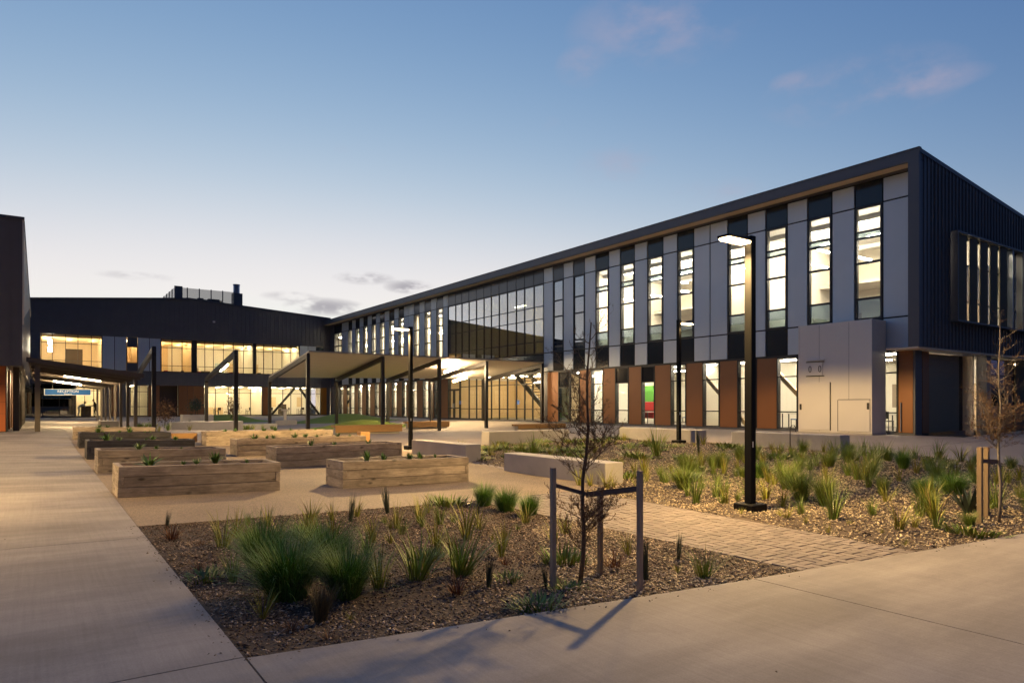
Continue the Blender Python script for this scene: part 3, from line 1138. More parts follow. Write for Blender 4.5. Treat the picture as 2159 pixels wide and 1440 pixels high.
# inside the long building: slabs, ceilings, back wall, partitions
XI = 36.5
box('interior_floor', FLOOR_IN, (XF + .3, 13.3, -.3), (49.5, YB + 8, .03), LW)
box('interior_floor', FLOOR_IN, (XF + .31, 12.8, 3.52), (49.5, 36.75, 3.92), LW)
box('interior_floor', FLOOR_IN, (XF + .31, 50.0, 3.52), (49.5, YB + 8, 3.92), LW)
box('interior_ceiling', CEIL_IN, (XF + .31, 12.8, 3.30), (49.5, 36.75, 3.515), LW)
box('interior_ceiling', CEIL_IN, (XF + .31, 50.0, 3.30), (49.5, YB + 8, 3.515), LW)
box('interior_ceiling', CEIL_IN, (XF + .31, 12.8, 9.42), (49.5, YB + 8, 9.5), LW)
box('interior_wall', WALL_IN, (XI, 13.3, .03), (XI + .15, 36.7, 3.30), LW)
box('interior_wall', WALL_IN, (XI, 50.05, .03), (XI + .15, YB + 6, 3.30), LW)
box('interior_wall', WALL_IN, (XI, 12.8, 3.92), (XI + .15, 32.4, 9.42), LW)
box('interior_wall', WALL_IN, (XI, 50.05, 3.92), (XI + .15, YB + 6, 9.42), LW)
box('interior_wall', DARKROOM, (XI - 3.2, 32.55, 3.92), (XI - 3.05, 36.7, 7.4), LW)
box('interior_wall', WALL_TAN, (XI - 1.5, 36.8, .03), (XI - 1.35, 49.95, 9.42), LW)
for yy, m in ((20.55, WALL_IN), (23.85, WALL_IN), (32.45, WALL_IN), (36.72, WALL_TAN), (50.0, WALL_TAN), (57.3, WALL_IN), (66.0, WALL_IN), (73.2, WALL_IN), (YB + 6, WALL_IN)):
    if yy > 13:
        box('partition', m, (XF + .32, yy, .04), (XI - .01, yy + .12, 3.29), LW)
    box('partition', m, (XF + .32, yy, 3.93), (XI - .01, yy + .12, 9.41), LW)
box('interior_wall', WALL_IN, (49.4, 13.3, .03), (49.5, YB, 9.4), LW)
rv = random.Random(3)


def strips(parent, y0, y1, xs, z, m, step=2.4, ln=1.5, along='Y', w=.13):
    y = y0
    while y + ln < y1:
        for x in xs:
            if along == 'Y':
                box('ceiling_light', m, (x - w / 2, y, z - .05), (x + w / 2, y + ln, z), parent)
            else:
                box('ceiling_light', m, (x - ln / 2, y, z - .05), (x + ln / 2, y + w, z), parent)
        y += step


strips(LW, 13.6, 32.4, (30.4, 33.4), 9.415, TUBE_IN)
strips(LW, 13.6, 32.4, (31.6,), 8.6, TUBE_IN, step=4.8, along='X', ln=1.8)
strips(LW, 50.4, 83, (30.4, 33.4), 9.415, TUBE_IN)
strips(LW, 13.8, 36.5, (29.3, 33.0), 3.295, TUBE_IN)
strips(LW, 50.4, 83, (30.0, 33.4), 3.295, TUBE_IN)
strips(LW, 37.4, 49.8, (33.2,), 9.415, TUBE_LOBBY, step=4.2)
strips(LW, 37.4, 49.8, (31.5, 33.5), 3.49, TUBE_LOBBY, step=3.4, along='X')
strips(LW, 13.6, 14.9, (38.5, 42), 3.295, TUBE_LOBBY, ln=1.0)
# lobby gallery, stair and braces
box('gallery', WALL_TAN, (31.6, 36.85, 3.5), (34.9, 49.9, 3.95), LW)
box('balustrade', SPANB, (31.6, 36.85, 3.96), (31.66, 49.9, 5.0), LW)
st = MB()
st.bar((30.2, 43.2, 3.7), (30.2, 38.4, .2), .12, .35)
st.bar((31.5, 43.2, 3.7), (31.5, 38.4, .2), .12, .35)
for i in range(16):
    t = i / 16
    st.box(30.26, 43.1 - 4.8 * t - .28, 3.62 - 3.5 * t, 31.44, 43.1 - 4.8 * t, 3.67 - 3.5 * t)
st.build('stair', STEEL, LW)
for y0 in (22.4, 18.1):
    MB().bar((XF + .75, y0 - 1.3, .1), (XF + .75, y0 + 1.6, 2.9), .2, .2).build('brace', SOFFIT, LW)
WALL_BLUE = mat('pale_blue_wall', (.50, .58, .62), rough=.85)
PIN = mat('pinboard_felt', (.34, .27, .20), rough=.95)
for zf, h, rooms in ((.03, 3.25, ((13.3, 20.5), (20.7, 32.4), (50.2, 57.2), (57.5, 66), (66.2, 77))), (3.92, 5.4, ((13, 20.5), (20.7, 23.8), (24, 32.4), (50.2, 57.2), (57.5, 66), (66.2, 77)))):
    for a, b in rooms:
        y = a + .5
        while y + 1.0 < b:
            kind = rv.random()
            w = rv.uniform(.7, 1.9)
            w = min(w, b - y - .2)
            if kind < .25:
                box('inner_door', rv.choice((DARKROOM, WALL_TAN, WALL_BLUE)), (XI - .04, y, zf), (XI - .003, y + .95, zf + 2.15), LW)
            elif kind < .55:
                box('pinboard', rv.choice((PIN, WALL_BLUE, WALL_TAN, GREEN)), (XI - .03, y, zf + 1.0), (XI - .003, y + w, zf + 2.2), LW)
            elif kind < .8:
                box('wall_shelf', rv.choice((WALL_TAN, PALE, PIN)), (XI - .4, y, zf), (XI - .003, y + w, zf + rv.uniform(.9, 2.0)), LW)
            y += w + rv.uniform(.3, 1.4)
        if h > 4:
            # exposed beams and a dropped bulkhead under the roof
            for xb in (29.6, 32.2, 35.0):
                box('ceiling_beam', CEIL_IN, (xb, a, 9.2), (xb + .18, b, 9.41), LW)
            box('bulkhead', WALL_IN, (34.2, a, 7.3), (XI - .01, b, 7.45), LW)
            y = a + .6
            while y < b - .4:
                box('pendant_bar', TUBE_IN, (29.4, y, 7.72), (31.2, y + .09, 7.78), LW)
                y += rv.uniform(1.9, 2.6)
        for yy in (a + .02,):
            box('room_column', WALL_IN, (XF + .9, yy, zf), (XF + 1.2, yy + .3, zf + h - .02), LW)
# display boards and papers behind the glass
def board(name, m, fac, u0, u1, z0, z1, d, label):
    a, b = fb(fac, u0, u1, z0, z1, d, d + .02)
    tag(box(name, m, a, b), label, 'display')


board('display_board', RED, FX, 28.55, 29.4, .35, 1.35, 1.9, 'red display board low behind the window with green paper above it')
board('display_board', GREEN, FX, 28.55, 29.4, 1.36, 2.3, 1.9, 'green paper display behind the ground-floor window above the red board')
board('display_paper', TEAL, FX, 33.25, 33.75, 1.5, 2.6, 1.9, 'teal paper hanging behind the ground-floor window near the entrance')
board('display_board', RED, FX, 21.75, 21.95, .3, 1.7, 1.9, 'narrow red panel behind the window beside the lamp post')
board('display_board', TEAL, FX, 24.05, 24.65, .1, .8, 1.9, 'pale teal box seen low behind the window with a diagonal brace')
for q, (yy, zz) in enumerate(((26.4, 6.0), (16.6, 5.9))):
    pb = empty('paper_display', (XI - .05, yy, zz), ['sheets of paper pinned on the wall of an upper room above the thin tree', 'coloured sheets pinned on the wall of an upper room above the white cabinet'][q], 'display')
    for i in range(16):
        box('sheet', (PINK, WALL_TAN, TEAL, BLUE, RED)[rv.randrange(5 if q else 2)], (XI - .04, yy + (i % 4) * .42 - .8, zz + (i // 4) * .38), (XI - .02, yy + (i % 4) * .42 - .52, zz + (i // 4) * .38 + .27), pb)


def table(x, y, z, w, l, label, m=None):
    t = empty('table', (x, y, z), label, 'table', 'tables inside the lit rooms')
    box('table_top', m or PALE, (-w / 2, -l / 2, .70), (w / 2, l / 2, .74), t, local=True)
    for sx in (-1, 1):
        for sy in (-1, 1):
            box('leg', STEEL, (sx * (w / 2 - .06) - .02, sy * (l / 2 - .06) - .02, 0), (sx * (w / 2 - .06) + .02, sy * (l / 2 - .06) + .02, .70), t, local=True)


def chair(x, y, z, rz, label, m):
    t = empty('chair', (x, y, z), label, 'chair', 'chairs inside the lit rooms', rz=rz)
    box('seat', m, (-.2, -.2, .43), (.2, .2, .47), t, local=True)
    box('backrest', m, (-.19, .17, .55), (.19, .2, .85), t, local=True)
    for sx in (-1, 1):
        for sy in (-1, 1):
            box('leg', STEEL, (sx * .18 - .012, sy * .18 - .012, 0), (sx * .18 + .012, sy * .18 + .012, .85 if sy > 0 else .43), t, local=True)


for yy in (14.0, 18.3, 20.4, 24.6, 28.9, 30.9, 58.2, 65.0, 67.8):
    chair(29.1 + rv.random() * .4, yy + .5, .03, rv.uniform(0, 6.28), 'dark chair just inside a ground-floor window of the long building', rv.choice((STEEL, BLUE, RED, DARKROOM)))
for yy in (14.2, 18.6, 20.9, 24.8, 29.2, 53.8, 58.4, 62.3, 66.7, 71.0):
    table(30.0, yy, .03, 1.0, 1.5, 'pale laminate table just inside a ground-floor window of the long building')

# ---------------------------------------------------------------- the rear building
RW = empty('rear_building', (12, YB + 4, 0), 'dark ribbed two-storey building closing the far end of the courtyard', 'building')
FY = ('Y', YB)
top = [(-9, 10.25), (13, 12.15), (XF + .2, 11.15)]


def top_z(x):
    for (xa, za), (xb, zb) in zip(top, top[1:]):
        if x <= xb:
            return za + (zb - za) * (x - xa) / (xb - xa)
    return top[-1][1]


rib, rib2 = MB(), MB()
xx = -9.0
while xx < XF - .05:
    x1 = min(xx + .44, XF)
    for a, b, d in ((xx, x1 - .05, .0), (x1 - .05, x1, -.035)):
        za, zb = top_z(a), top_z(b)
        rib.prism([(a, 7.95), (b, 7.95), (b, zb), (a, za)], 1, YB + d, YB + .2)
        rib2.prism([(a, 3.18), (b, 3.18), (b, 4.495), (a, 4.495)], 1, YB + d, YB + .2)
    xx = x1
rib.build('upper_cladding', CHAR, RW)['kind'] = 'stuff'
rib2.build('band_cladding', CHAR, RW)['kind'] = 'stuff'
mb = MB().prism([(-9, 10.25), (13, 12.15), (XF, 11.15), (XF, 11.35), (13, 12.35), (-9, 10.45)], 1, YB - .12, YB + 24)
mb.build('roof', CHARL, RW)
fbox('sill_trim', CHARL, FY, -9, XF, 4.50, 4.56, -.05, .2, RW)
# upper windows and panels
fbox('cladding_panel', CHAR, FY, -9, .24, 4.56, 7.95, .0, .2, RW)
window(FY, .26, 5.2, 4.57, 7.94, [1.15, 2.2, 3.2, 4.3], (5.4, 7.06), RW)
for a, b in ((5.22, 6.25), (6.27, 7.28), (8.3, 9.32), (9.34, 10.36)):
    fbox('facade_panel', GREY, FY, a + .02, b - .02, 4.6, 7.92, .0, .06, RW)
    fbox('wall_backing', FRAME, FY, a - .02, b + .02, 4.56, 7.95, .06, .2, RW)
window(FY, 7.3, 8.28, 5.35, 7.0, [], (), RW)
fbox('spandrel_panel', SPANB, FY, 7.32, 8.26, 7.0, 7.94, .02, .1, RW)
fbox('spandrel_panel', SPANB, FY, 7.32, 8.26, 4.57, 5.34, .02, .1, RW)
ug = [10.4, 11.4, 12.35, 12.95, 13.25]
window(FY, 10.38, 13.3, 4.57, 7.94, [11.4, 12.35], (5.2, 7.05), RW)
fbox('mullion_post', FRAME, FY, 13.31, 13.72, 4.57, 7.94, .0, .15, RW)
window(FY, 13.73, 19.5, 4.57, 7.94, [14.55, 15.4, 16.4, 17.4, 18.45], (5.2, 7.05), RW)
fbox('mullion_post', FRAME, FY, 19.51, 19.75, 4.57, 7.94, .0, .15, RW)
window(FY, 19.76, 24.6, 4.57, 7.94, [20.6, 21.6, 22.6, 23.6], (5.2, 7.05), RW)
for a, b in ((24.62, 25.55), (25.57, 26.5)):
    fbox('facade_panel', GREY, FY, a + .02, b - .02, 4.6, 7.92, .0, .06, RW)
    fbox('wall_backing', FRAME, FY, a - .02, b + .02, 4.56, 7.95, .06, .2, RW)
fbox('spandrel_panel', SPAN, FY, 26.52, 27.4, 4.57, 7.9, .02, .1, RW)
fbox('cladding_panel', CHAR, FY, 27.41, XF, 4.57, 7.95, .0, .2, RW)
# ground floor
fbox('wall_backing', CHAR, FY, -9, -2.2, -.4, 3.18, .0, .2, RW)
window(FY, -2.18, 2.98, .03, 3.17, [-1.0, .4, 1.7], (1.0, 2.4), RW, glass=GLASS_T, name='reception_door')
window(FY, 3.0, 5.25, .03, 3.17, [3.75, 4.5], (2.55,), RW, name='reception_window')
fbox('wall_backing', CHAR, FY, 5.26, 7.6, -.4, 3.18, .0, .2, RW)
fbox('copper_panel', COPPER, FY, 5.9, 6.5, .05, 3.1, -.05, -.003, RW)
window(FY, 7.62, 9.2, .03, 3.17, [8.4], (1.0, 2.5), RW)
fbox('copper_panel', COPPER, FY, 9.24, 10.25, .05, 3.15, .0, .08, RW)
fbox('wall_backing', FRAME, FY, 9.22, 10.3, -.4, 3.18, .08, .3, RW)
fbox('wall_backing', DARKROOM, FY, 10.3, 12.0, -.4, 3.18, .6, .7, RW)
for a, b in ((12.02, 12.85), (12.88, 13.4), (13.43, 14.45)):
    fbox('copper_panel', COPPER, FY, a, b, .05, 3.15, .0, .08, RW)
fbox('wall_backing', FRAME, FY, 12.0, 14.5, -.4, 3.18, .08, .3, RW)
window(FY, 14.52, 20.45, .03, 3.17, [15.6, 16.9, 18.0, 19.2], (2.45,), RW)
fbox('copper_panel', COPPER, FY, 20.5, 21.25, .05, 3.15, .0, .08, RW)
fbox('wall_backing', FRAME, FY, 20.46, 21.3, -.4, 3.18, .08, .3, RW)
window(FY, 21.32, 27.05, .03, 3.17, [22.7, 23.6, 24.8, 25.9], (2.45,), RW)
fbox('copper_panel', mat('lamplit_copper_panel', (.62, .27, .04), rough=.5), FY, 27.1, 27.75, .05, 3.15, -.02, .08, RW)  # light falling on this copper panel is put into its brighter orange colour
fbox('wall_backing', CHAR, FY, 27.06, XF, -.4, 3.18, .08, .3, RW)
for a, b in ((21.6, 24.2), (27.0, 24.7)):
    MB().bar((a, YB + .5, .1), (b, YB + .5, 3.1), .22, .22).build('brace', STEEL, RW)
# inside
YI = YB + 7
box('interior_floor', FLOOR_IN, (-9, YB + .2, -.3), (XF, YI, .03), RW)
box('interior_floor', FLOOR_IN, (-9, YB + .21, 3.5), (XF, YI, 3.9), RW)
box('interior_ceiling', CEIL_IN, (-9, YB + .21, 3.2), (XF, YI, 3.49), RW)
box('interior_ceiling', CEIL_IN, (-9, YB + .21, 8.0), (XF, YI, 8.1), RW)
box('interior_wall', WALL_TAN, (-9, YI, 3.9), (12, YI + .1, 8.0), RW)
box('interior_wall', WALL_IN, (12.01, YI, 3.9), (XF, YI + .1, 8.0), RW)
box('interior_wall', WALL_IN, (3.0, YI, .03), (XF, YI + .1, 3.2), RW)
box('interior_wall', DARKROOM, (-9, YI, .03), (2.99, YI + .1, 3.2), RW)
for xx in (2.99, 7.4, 14.4, 20.9):
    box('partition', WALL_IN, (xx, YB + .35, .04), (xx + .1, YI - .01, 3.19), RW)
for xx, m in ((5.25, WALL_TAN), (7.2, WALL_TAN), (8.35, WALL_TAN), (10.35, WALL_TAN), (13.4, WALL_TAN), (19.6, WALL_IN), (24.7, WALL_IN)):
    box('partition', m, (xx, YB + .35, 3.91), (xx + .1, YI - .01, 7.99), RW)
box('door_panel', DARKROOM, (2.4, YI - .06, 3.92), (3.9, YI - .01, 7.0), RW)
for x0, x1, z, m, st_ in ((.3, 5.2, 7.995, TUBE_WARM, 2.0), (7.35, 8.3, 7.995, TUBE_WARM, 1.2), (10.6, 13.3, 7.995, TUBE_WARM, 1.8), (13.8, 24.6, 7.995, TUBE_MID, 1.7), (3.3, 5.2, 3.195, TUBE_WARM, 1.4), (7.7, 9.3, 3.195, TUBE_MID, 1.4), (14.7, 27.5, 3.195, TUBE_MID, 1.8)):
    x = x0 + .4
    while x < x1:
        for yy in (YB + 1.6, YB + 4.6):
            box('ceiling_light', m, (x - .07, yy, z - .05), (x + .07, yy + 1.4, z), RW)
        x += st_
for i, zz in enumerate((7.45, 6.75)):
    MB().tube([(1.0, YB + 1.5, zz - .45), (1.0, YB + 1.5, zz)], .16, 12).build('pendant_light', TUBE_IN, RW)
for zf, a, b in ((.03, 14.8, 20.6), (.03, 21.3, 27.6), (3.9, 10.8, 13.2), (3.9, 13.8, 19.4), (3.9, 19.9, 24.4), (3.9, .5, 5.0)):
    x = a
    while x + .9 < b:
        w = rv.uniform(.6, 1.5)
        kind = rv.random()
        if kind < .3:
            box('pinboard', rv.choice((PIN, WALL_BLUE, GREEN, WALL_TAN)), (x, YI - .03, zf + .9), (min(x + w, b), YI - .003, zf + 2.1), RW)
        elif kind < .65:
            box('wall_shelf', rv.choice((PIN, WALL_TAN, DARKROOM)), (x, YI - .4, zf), (min(x + w, b), YI - .003, zf + rv.uniform(.8, 1.9)), RW)
        elif kind < .8:
            box('inner_door', rv.choice((DARKROOM, WALL_TAN)), (x, YI - .04, zf), (x + .9, YI - .003, zf + 2.1), RW)
        x += w + rv.uniform(.1, .6)
    if zf > 1:
        for yy in (YB + 1.0, YB + 3.2, YB + 5.4):
            box('ceiling_beam', WALL_TAN, (a - .3, yy, 7.7), (b + .2, yy + .16, 7.99), RW)
box('wall_sensor', WHITE, (15.3, YB - .12, 9.9), (15.55, YB - .02, 10.1), RW)
for xx in (15.4, 17.0, 18.8, 22.6, 24.6, 26.2):
    table(xx, YB + 2.6, .03, 1.3, .7, 'pale table inside the ground-floor glazing of the rear building')
for xx in (11.6, 14.8, 16.6, 18.6, 21.2, 23.0):
    table(xx, YB + 1.2, 3.9, 1.2, .7, 'table behind the upper windows of the rear building', DARKROOM)
for xx in (15.0, 16.2, 17.6, 19.4, 21.9, 23.6, 25.4, 26.6):
    chair(xx, YB + 1.3 + rv.random() * .8, .03, rv.uniform(0, 6.28), 'dark chair inside the ground-floor glazing of the rear building', rv.choice((STEEL, DARKROOM, BLUE, GREEN)))
for xx in (11.0, 12.4, 14.2, 15.6, 17.4, 18.0, 20.4, 21.9, 23.4):
    chair(xx, YB + .8 + rv.random() * .5, 3.9, rv.uniform(0, 6.28), 'dark chair behind the upper windows of the rear building', rv.choice((STEEL, DARKROOM, DARKROOM, RED)))
rec = empty('reception_counter', (3.95, YB + 1.9, .03), 'dark counter between two people inside the reception window', 'counter')
box('counter_body', DARKROOM, (-.42, -.3, 0), (.42, .3, .98), rec, local=True)
box('counter_top', STEEL, (-.47, -.35, .98), (.47, .35, 1.03), rec, local=True)

# rooftop plant screen and flue
ps = empty('plant_screen', (15.3, 82, 12), 'see-through mesh screen round the plant on the rear roof', 'screen')
pts = [(12.3, 92), (12.3, 82), (18.4, 82)]
for (xa, ya), (xb, yb) in zip(pts, pts[1:]):
    n = 5
    for i in range(n):
        a = (xa + (xb - xa) * i / n, ya + (yb - ya) * i / n)
        b = (xa + (xb - xa) * (i + 1) / n, ya + (yb - ya) * (i + 1) / n)
        MB().bar((a[0], a[1], 12.95), (b[0], b[1], 12.95), .02, 2.1).build('mesh_panel', MESH, ps)
        MB().box(b[0] - .05, b[1] - .05, 11.5, b[0] + .05, b[1] + .05, 14.05).build('post', CHAR, ps)
box('corner_post', CHAR, (12.2, 81.7, 11.4), (13.0, 81.9, 14.1), ps)
ah = empty('roof_plant', (16.5, 83.6, 12), 'dark plant units low behind the rooftop mesh screen', 'plant unit')
for a, b in ((14.6, 15.6), (15.7, 17.3)):
    box('casing', CHAR, (a, 83, 11.6), (b, 84.2, 13.05), ah)
    box('fan_cowl', STEEL, (a + .2, 83.2, 13.05), (b - .2, 84.0, 13.2), ah)
fl = empty('flue', (18.9, 82.6, 12), 'steel flue pipe on a dark roof riser beside the plant screen', 'flue')
box('riser', CHAR, (18.35, 82.1, 11.2), (19.35, 83.1, 13.95), fl)
MB().tube([(18.8, 82.6, 13.95), (18.8, 82.6, 14.9)], .36, 20).build('pipe', STAINLESS, fl, smooth=False)
MB().tube([(18.8, 82.6, 14.9), (18.8, 82.6, 15.0)], .40, 20).build('collar', STAINLESS, fl)

# ---------------------------------------------------------------- the block at the left edge
LB = empty('side_block', (-6, 50, 0), 'dark clad block over rust-orange panels at the left edge', 'building')
BX, BY = -.54, 36.1
x = BX
n = 0
while x > -14:
    x0 = x - .42
    mb = MB()
    mb.box(x0 + .03, BY, 2.83, x, BY + .1, 9.1)
    mb.box(x0, BY - .03, 2.83, x0 + .03, BY + .1, 9.1)
    mb.build('cladding_sheet', CHAR, LB)
    x = x0
MB().prism([(BY + .1, 2.83), (74, 2.83), (74, 9.1), (BY + .1, 9.1)], 0, -14, BX).build('block_wall', CHAR, LB)
MB().prism([(BY + .02, 4.85), (65, 8.7), (74, 8.95), (74, 9.12), (BY + .02, 9.12)], 0, BX + .004, BX + .05).build('side_lining', SOFFIT, LB)
box('roof_capping', CHARL, (-14, BY - .06, 9.1), (BX + .08, 74, 9.22), LB)
box('corner_trim', CANOPY, (BX + .004, BY - .03, 4.6), (BX + .06, BY + .018, 9.1), LB)
x = -1.12
for i in range(5):
    for j, (za, zb) in enumerate(((.03, .78), (.79, 1.28), (1.29, 2.05), (2.06, 2.82))):
        box('rust_panel', RUST, (x - 1.9 + .01, BY + .35, za), (x - .01, BY + .4, zb), LB)
    x -= 1.9
box('wall_backing', FRAME, (-14, BY + .4, -.4), (-1.1, 70, 2.83), LB)
for i, yy in enumerate((37.6, 40.8, 44, 47.2, 50.4, 53.6)):
    box('column', STEELB, (-.9, yy, -.3), (-.66, yy + .24, 2.83), LB)
for yy in (38.4, 41.6, 44.8):
    box('copper_panel', COPPER, (-1.09, yy, .05), (-1.03, yy + 1.9, 2.75), LB)

# ================================================================ canopies
def post(name, x, y, ztop, parent, m=STEEL, w=.18):
    g0 = G(x, y) - .15
    return box(name, m, (x - w / 2, y - w / 2, g0), (x + w / 2, y + w / 2, ztop), parent)


HY, LY = 36.6, 44.0
bays = [(12.0, 2.78), (16.35, 2.87), (20.05, 2.92), (23.45, 2.98), (27.9, 3.05)]
cn = empty('entrance_canopy', (20, 40, -.3), 'folded-plate canopy with pale lining leading to the main entrance doors', 'canopy')
for i, (bx, lz) in enumerate(bays):
    post('post', bx, HY, 3.90, cn)
    post('post', bx, LY, lz - .02, cn)
    MB().bar((bx, HY - .1, 3.83), (bx, LY + .1, lz - .07), .15, .26).build('beam', STEEL, cn)
for (xa, la), (xb, lb) in zip(bays, bays[1:]):
    ny = 9
    for i in range(ny):
        ya, yb = HY - .15 + (LY - HY + .3) * i / ny, HY - .15 + (LY - HY + .3) * (i + 1) / ny
        f = lambda l, y: 3.99 + (l + .10 - 3.99) * (y - HY + .15) / (LY - HY + .3)
        mb = MB()
        mb.v = [(xa, ya, f(la, ya)), (xb, ya, f(lb, ya)), (xb, yb - .012, f(lb, yb)), (xa, yb - .012, f(la, yb))]
        mb.v += [(v[0], v[1], v[2] + .04) for v in mb.v]
        mb.f = [(3, 2, 1, 0), (4, 5, 6, 7), (0, 1, 5, 4), (1, 2, 6, 5), (2, 3, 7, 6), (3, 0, 4, 7)]
        mb.build('lining_panel', CANOPY, cn)
    mb = MB()
    mb.v = [(xa, HY - .22, 4.035), (xb, HY - .22, 4.035), (xb, LY + .2, lb + .145), (xa, LY + .2, la + .145)]
    mb.v += [(v[0], v[1], v[2] + .05) for v in mb.v]
    mb.f = [(3, 2, 1, 0), (4, 5, 6, 7), (0, 1, 5, 4), (1, 2, 6, 5), (2, 3, 7, 6), (3, 0, 4, 7)]
    mb.build('roof_sheet', CANOPY_TOP, cn)
for fx, nm in ((4.57, 'bare steel canopy frame by the corner of the reception walkway'), (8.3, 'bare steel canopy frame carrying a single tube light')):
    fr = empty('canopy_frame', (fx, 40, -.2), nm, 'canopy frame', 'bare canopy frames')
    post('post', fx, HY, 3.93, fr)
    post('post', fx, LY, 2.72, fr)
    MB().bar((fx, HY - .1, 3.83), (fx, LY + .1, 2.65), .15, .26).build('beam', STEEL, fr)


def tube_light(p, q, label, r=.045, m=TUBE_OUT):
    p, q = Vector(p), Vector(q)
    c = (p + q) / 2
    t = empty('tube_light', c, label, 'light', 'tube lights under the canopies')
    MB().bar(p + Vector((0, 0, .05)), q + Vector((0, 0, .05)), .05, .05).build('housing', WHITE, t)
    MB().bar(p + Vector((0, 0, -.03)), q + Vector((0, 0, -.03)), .11, .09).build('diffuser', m, t)


bz = lambda y, hz, lz: hz + (lz - hz) * (y - HY) / (LY - HY)
tube_light((8.48, 39.4, bz(39.4, 3.86, 2.68) - .02), (8.48, 41.0, bz(41.0, 3.86, 2.68) - .02), 'tube light clamped to the side of the bare steel frame')
tube_light((21.9, 37.5, 3.58), (21.9, 39.2, 3.33), 'tube light under the high edge of the entrance canopy')
tube_light((24.6, 41.0, 3.1), (24.6, 42.8, 2.88), 'tube light low under the entrance canopy near the doors')

wc = empty('walkway_canopy', (1.9, 48, 0), 'low flat canopy over the walkway to reception', 'canopy')
ys = [36.6, 40, 43.5, 47, 50.4, 53.8, 57.6, 61.6]
for i, y in enumerate(ys):
    post('post', 0.0, y, 2.95, wc, STEELB, .2)
    post('post', 3.8, y, 2.36, wc, STEELB, .13)
    MB().bar((-.25, y, 3.0), (4.0, y, 2.42), .14, .2).build('beam', STEELB, wc)
for a, b in zip(ys, ys[1:]):
    mb = MB()
    mb.v = [(-.35, a, 3.14), (4.1, a, 2.53), (4.1, b - .01, 2.53), (-.35, b - .01, 3.14)]
    mb.v += [(v[0], v[1], v[2] + .08) for v in mb.v]
    mb.f = [(3, 2, 1, 0), (4, 5, 6, 7), (0, 1, 5, 4), (1, 2, 6, 5), (2, 3, 7, 6), (3, 0, 4, 7)]
    mb.build('roof_panel', STEELB, wc)
MB().prism([(-.4, 3.24), (-.4, 3.04), (4.12, 2.42), (4.12, 2.62)], 1, 36.38, 36.46).build('fascia', STEELB, wc)
tube_light((1.2, 44.5, 2.78), (2.9, 44.5, 2.56), 'long tube light under the front of the walkway canopy')
tube_light((.9, 56.0, 2.82), (2.5, 56.0, 2.60), 'long tube light above the blue sign')

sg = empty('reception_sign', (1.85, 60, 1.9), 'blue hanging sign reading RECEPTION under the walkway canopy', 'sign')
box('face', BLUE, (.44, 59.98, 1.90), (3.26, 60.03, 2.30), sg)
fr = MB()
fr.box(.40, 59.97, 1.87, 3.30, 60.04, 1.90).box(.40, 59.97, 2.30, 3.30, 60.04, 2.33).box(.40, 59.97, 1.90, .44, 60.04, 2.30).box(3.26, 59.97, 1.90, 3.30, 60.04, 2.30)
fr.build('frame', SIGNW, sg)
for xx in (.9, 2.8):
    box('hanger', STEEL, (xx - .015, 59.99, 2.33), (xx + .015, 60.02, 2.75), sg)


def sign_text(body, x, z, size, parent, y):
    c = bpy.data.curves.new('lettering', 'FONT')
    c.body = body
    c.size = size
    c.align_x = 'CENTER'
    c.extrude = .003
    c.materials.append(SIGNW)
    tmp = bpy.data.objects.new('lettering', c)
    o = bpy.data.objects.new('lettering', bpy.data.meshes.new_from_object(tmp))
    bpy.data.objects.remove(tmp)
    COL.objects.link(o)
    o.parent = parent
    o.rotation_euler = (math.radians(90), 0, 0)
    o.location = Vector((x, y, z)) - wloc(parent)
    return o


sign_text('RECEPTION', 1.85, 2.075, .25, sg, 59.974)
sign_text('Entrance', 1.85, 1.935, .135, sg, 59.974)

# ================================================================ lamp posts
def lamp_post(x, y, sx, h, label, power, cone=164, blend=.35):
    z = G(x, y)
    t = empty('lamp_post', (x, y, z), label, 'lamp post', 'square black lamp posts')
    box('base', BLACK, (-.18, -.18, -.06), (.18, .18, .085), t, local=True, bevel=.012)
    box('pole', BLACK, (-.062, -.062, .085), (.062, .062, h), t, local=True, bevel=.008)
    box('access_label', SIGNW, (-.03, -.064, .95), (-.005, -.0625, 1.04), t, local=True)
    a, b = sorted((sx * .075, sx * .66))
    hd = box('head', BLACK, (a, -.11, h - .10), (b, .11, h - .065), t, local=True, bevel=.01)
    box('bracket', BLACK, (min(sx * .062, sx * .08), -.05, h - .12), (max(sx * .062, sx * .08), .05, h - .02), t, local=True)
    ln = box('lens', LENS, (a + .03, -.095, h - .135), (b - .03, .095, h - .101), t, local=True, bevel=.01)
    ld = bpy.data.lights.new('lamp_light', 'SPOT')
    ld.energy = power * LUM
    ld.color = (1, .64, .25)
    ld.spot_size = math.radians(cone)
    ld.spot_blend = blend
    ld.shadow_soft_size = .10
    ld.use_nodes = True
    nt = ld.node_tree
    em = nt.nodes['Emission']
    tcn = nt.nodes.new('ShaderNodeTexCoord')
    sp = nt.nodes.new('ShaderNodeSeparateXYZ')
    nt.links.new(tcn.outputs['Normal'], sp.inputs[0])
    ab = nt.nodes.new('ShaderNodeMath')
    ab.operation = 'ABSOLUTE'
    nt.links.new(sp.outputs[2], ab.inputs[0])
    mx = nt.nodes.new('ShaderNodeMath')
    mx.operation = 'MAXIMUM'
    mx.inputs[1].default_value = .22
    nt.links.new(ab.outputs[0], mx.inputs[0])
    pw = nt.nodes.new('ShaderNodeMath')
    pw.operation = 'POWER'
    pw.inputs[1].default_value = -1.7
    nt.links.new(mx.outputs[0], pw.inputs[0])
    nt.links.new(pw.outputs[0], em.inputs['Strength'])
    lo = bpy.data.objects.new('lamp_light', ld)
    COL.objects.link(lo)
    lo.parent = t
    lo.location = (sx * .56, 0, h - .15)
    return t


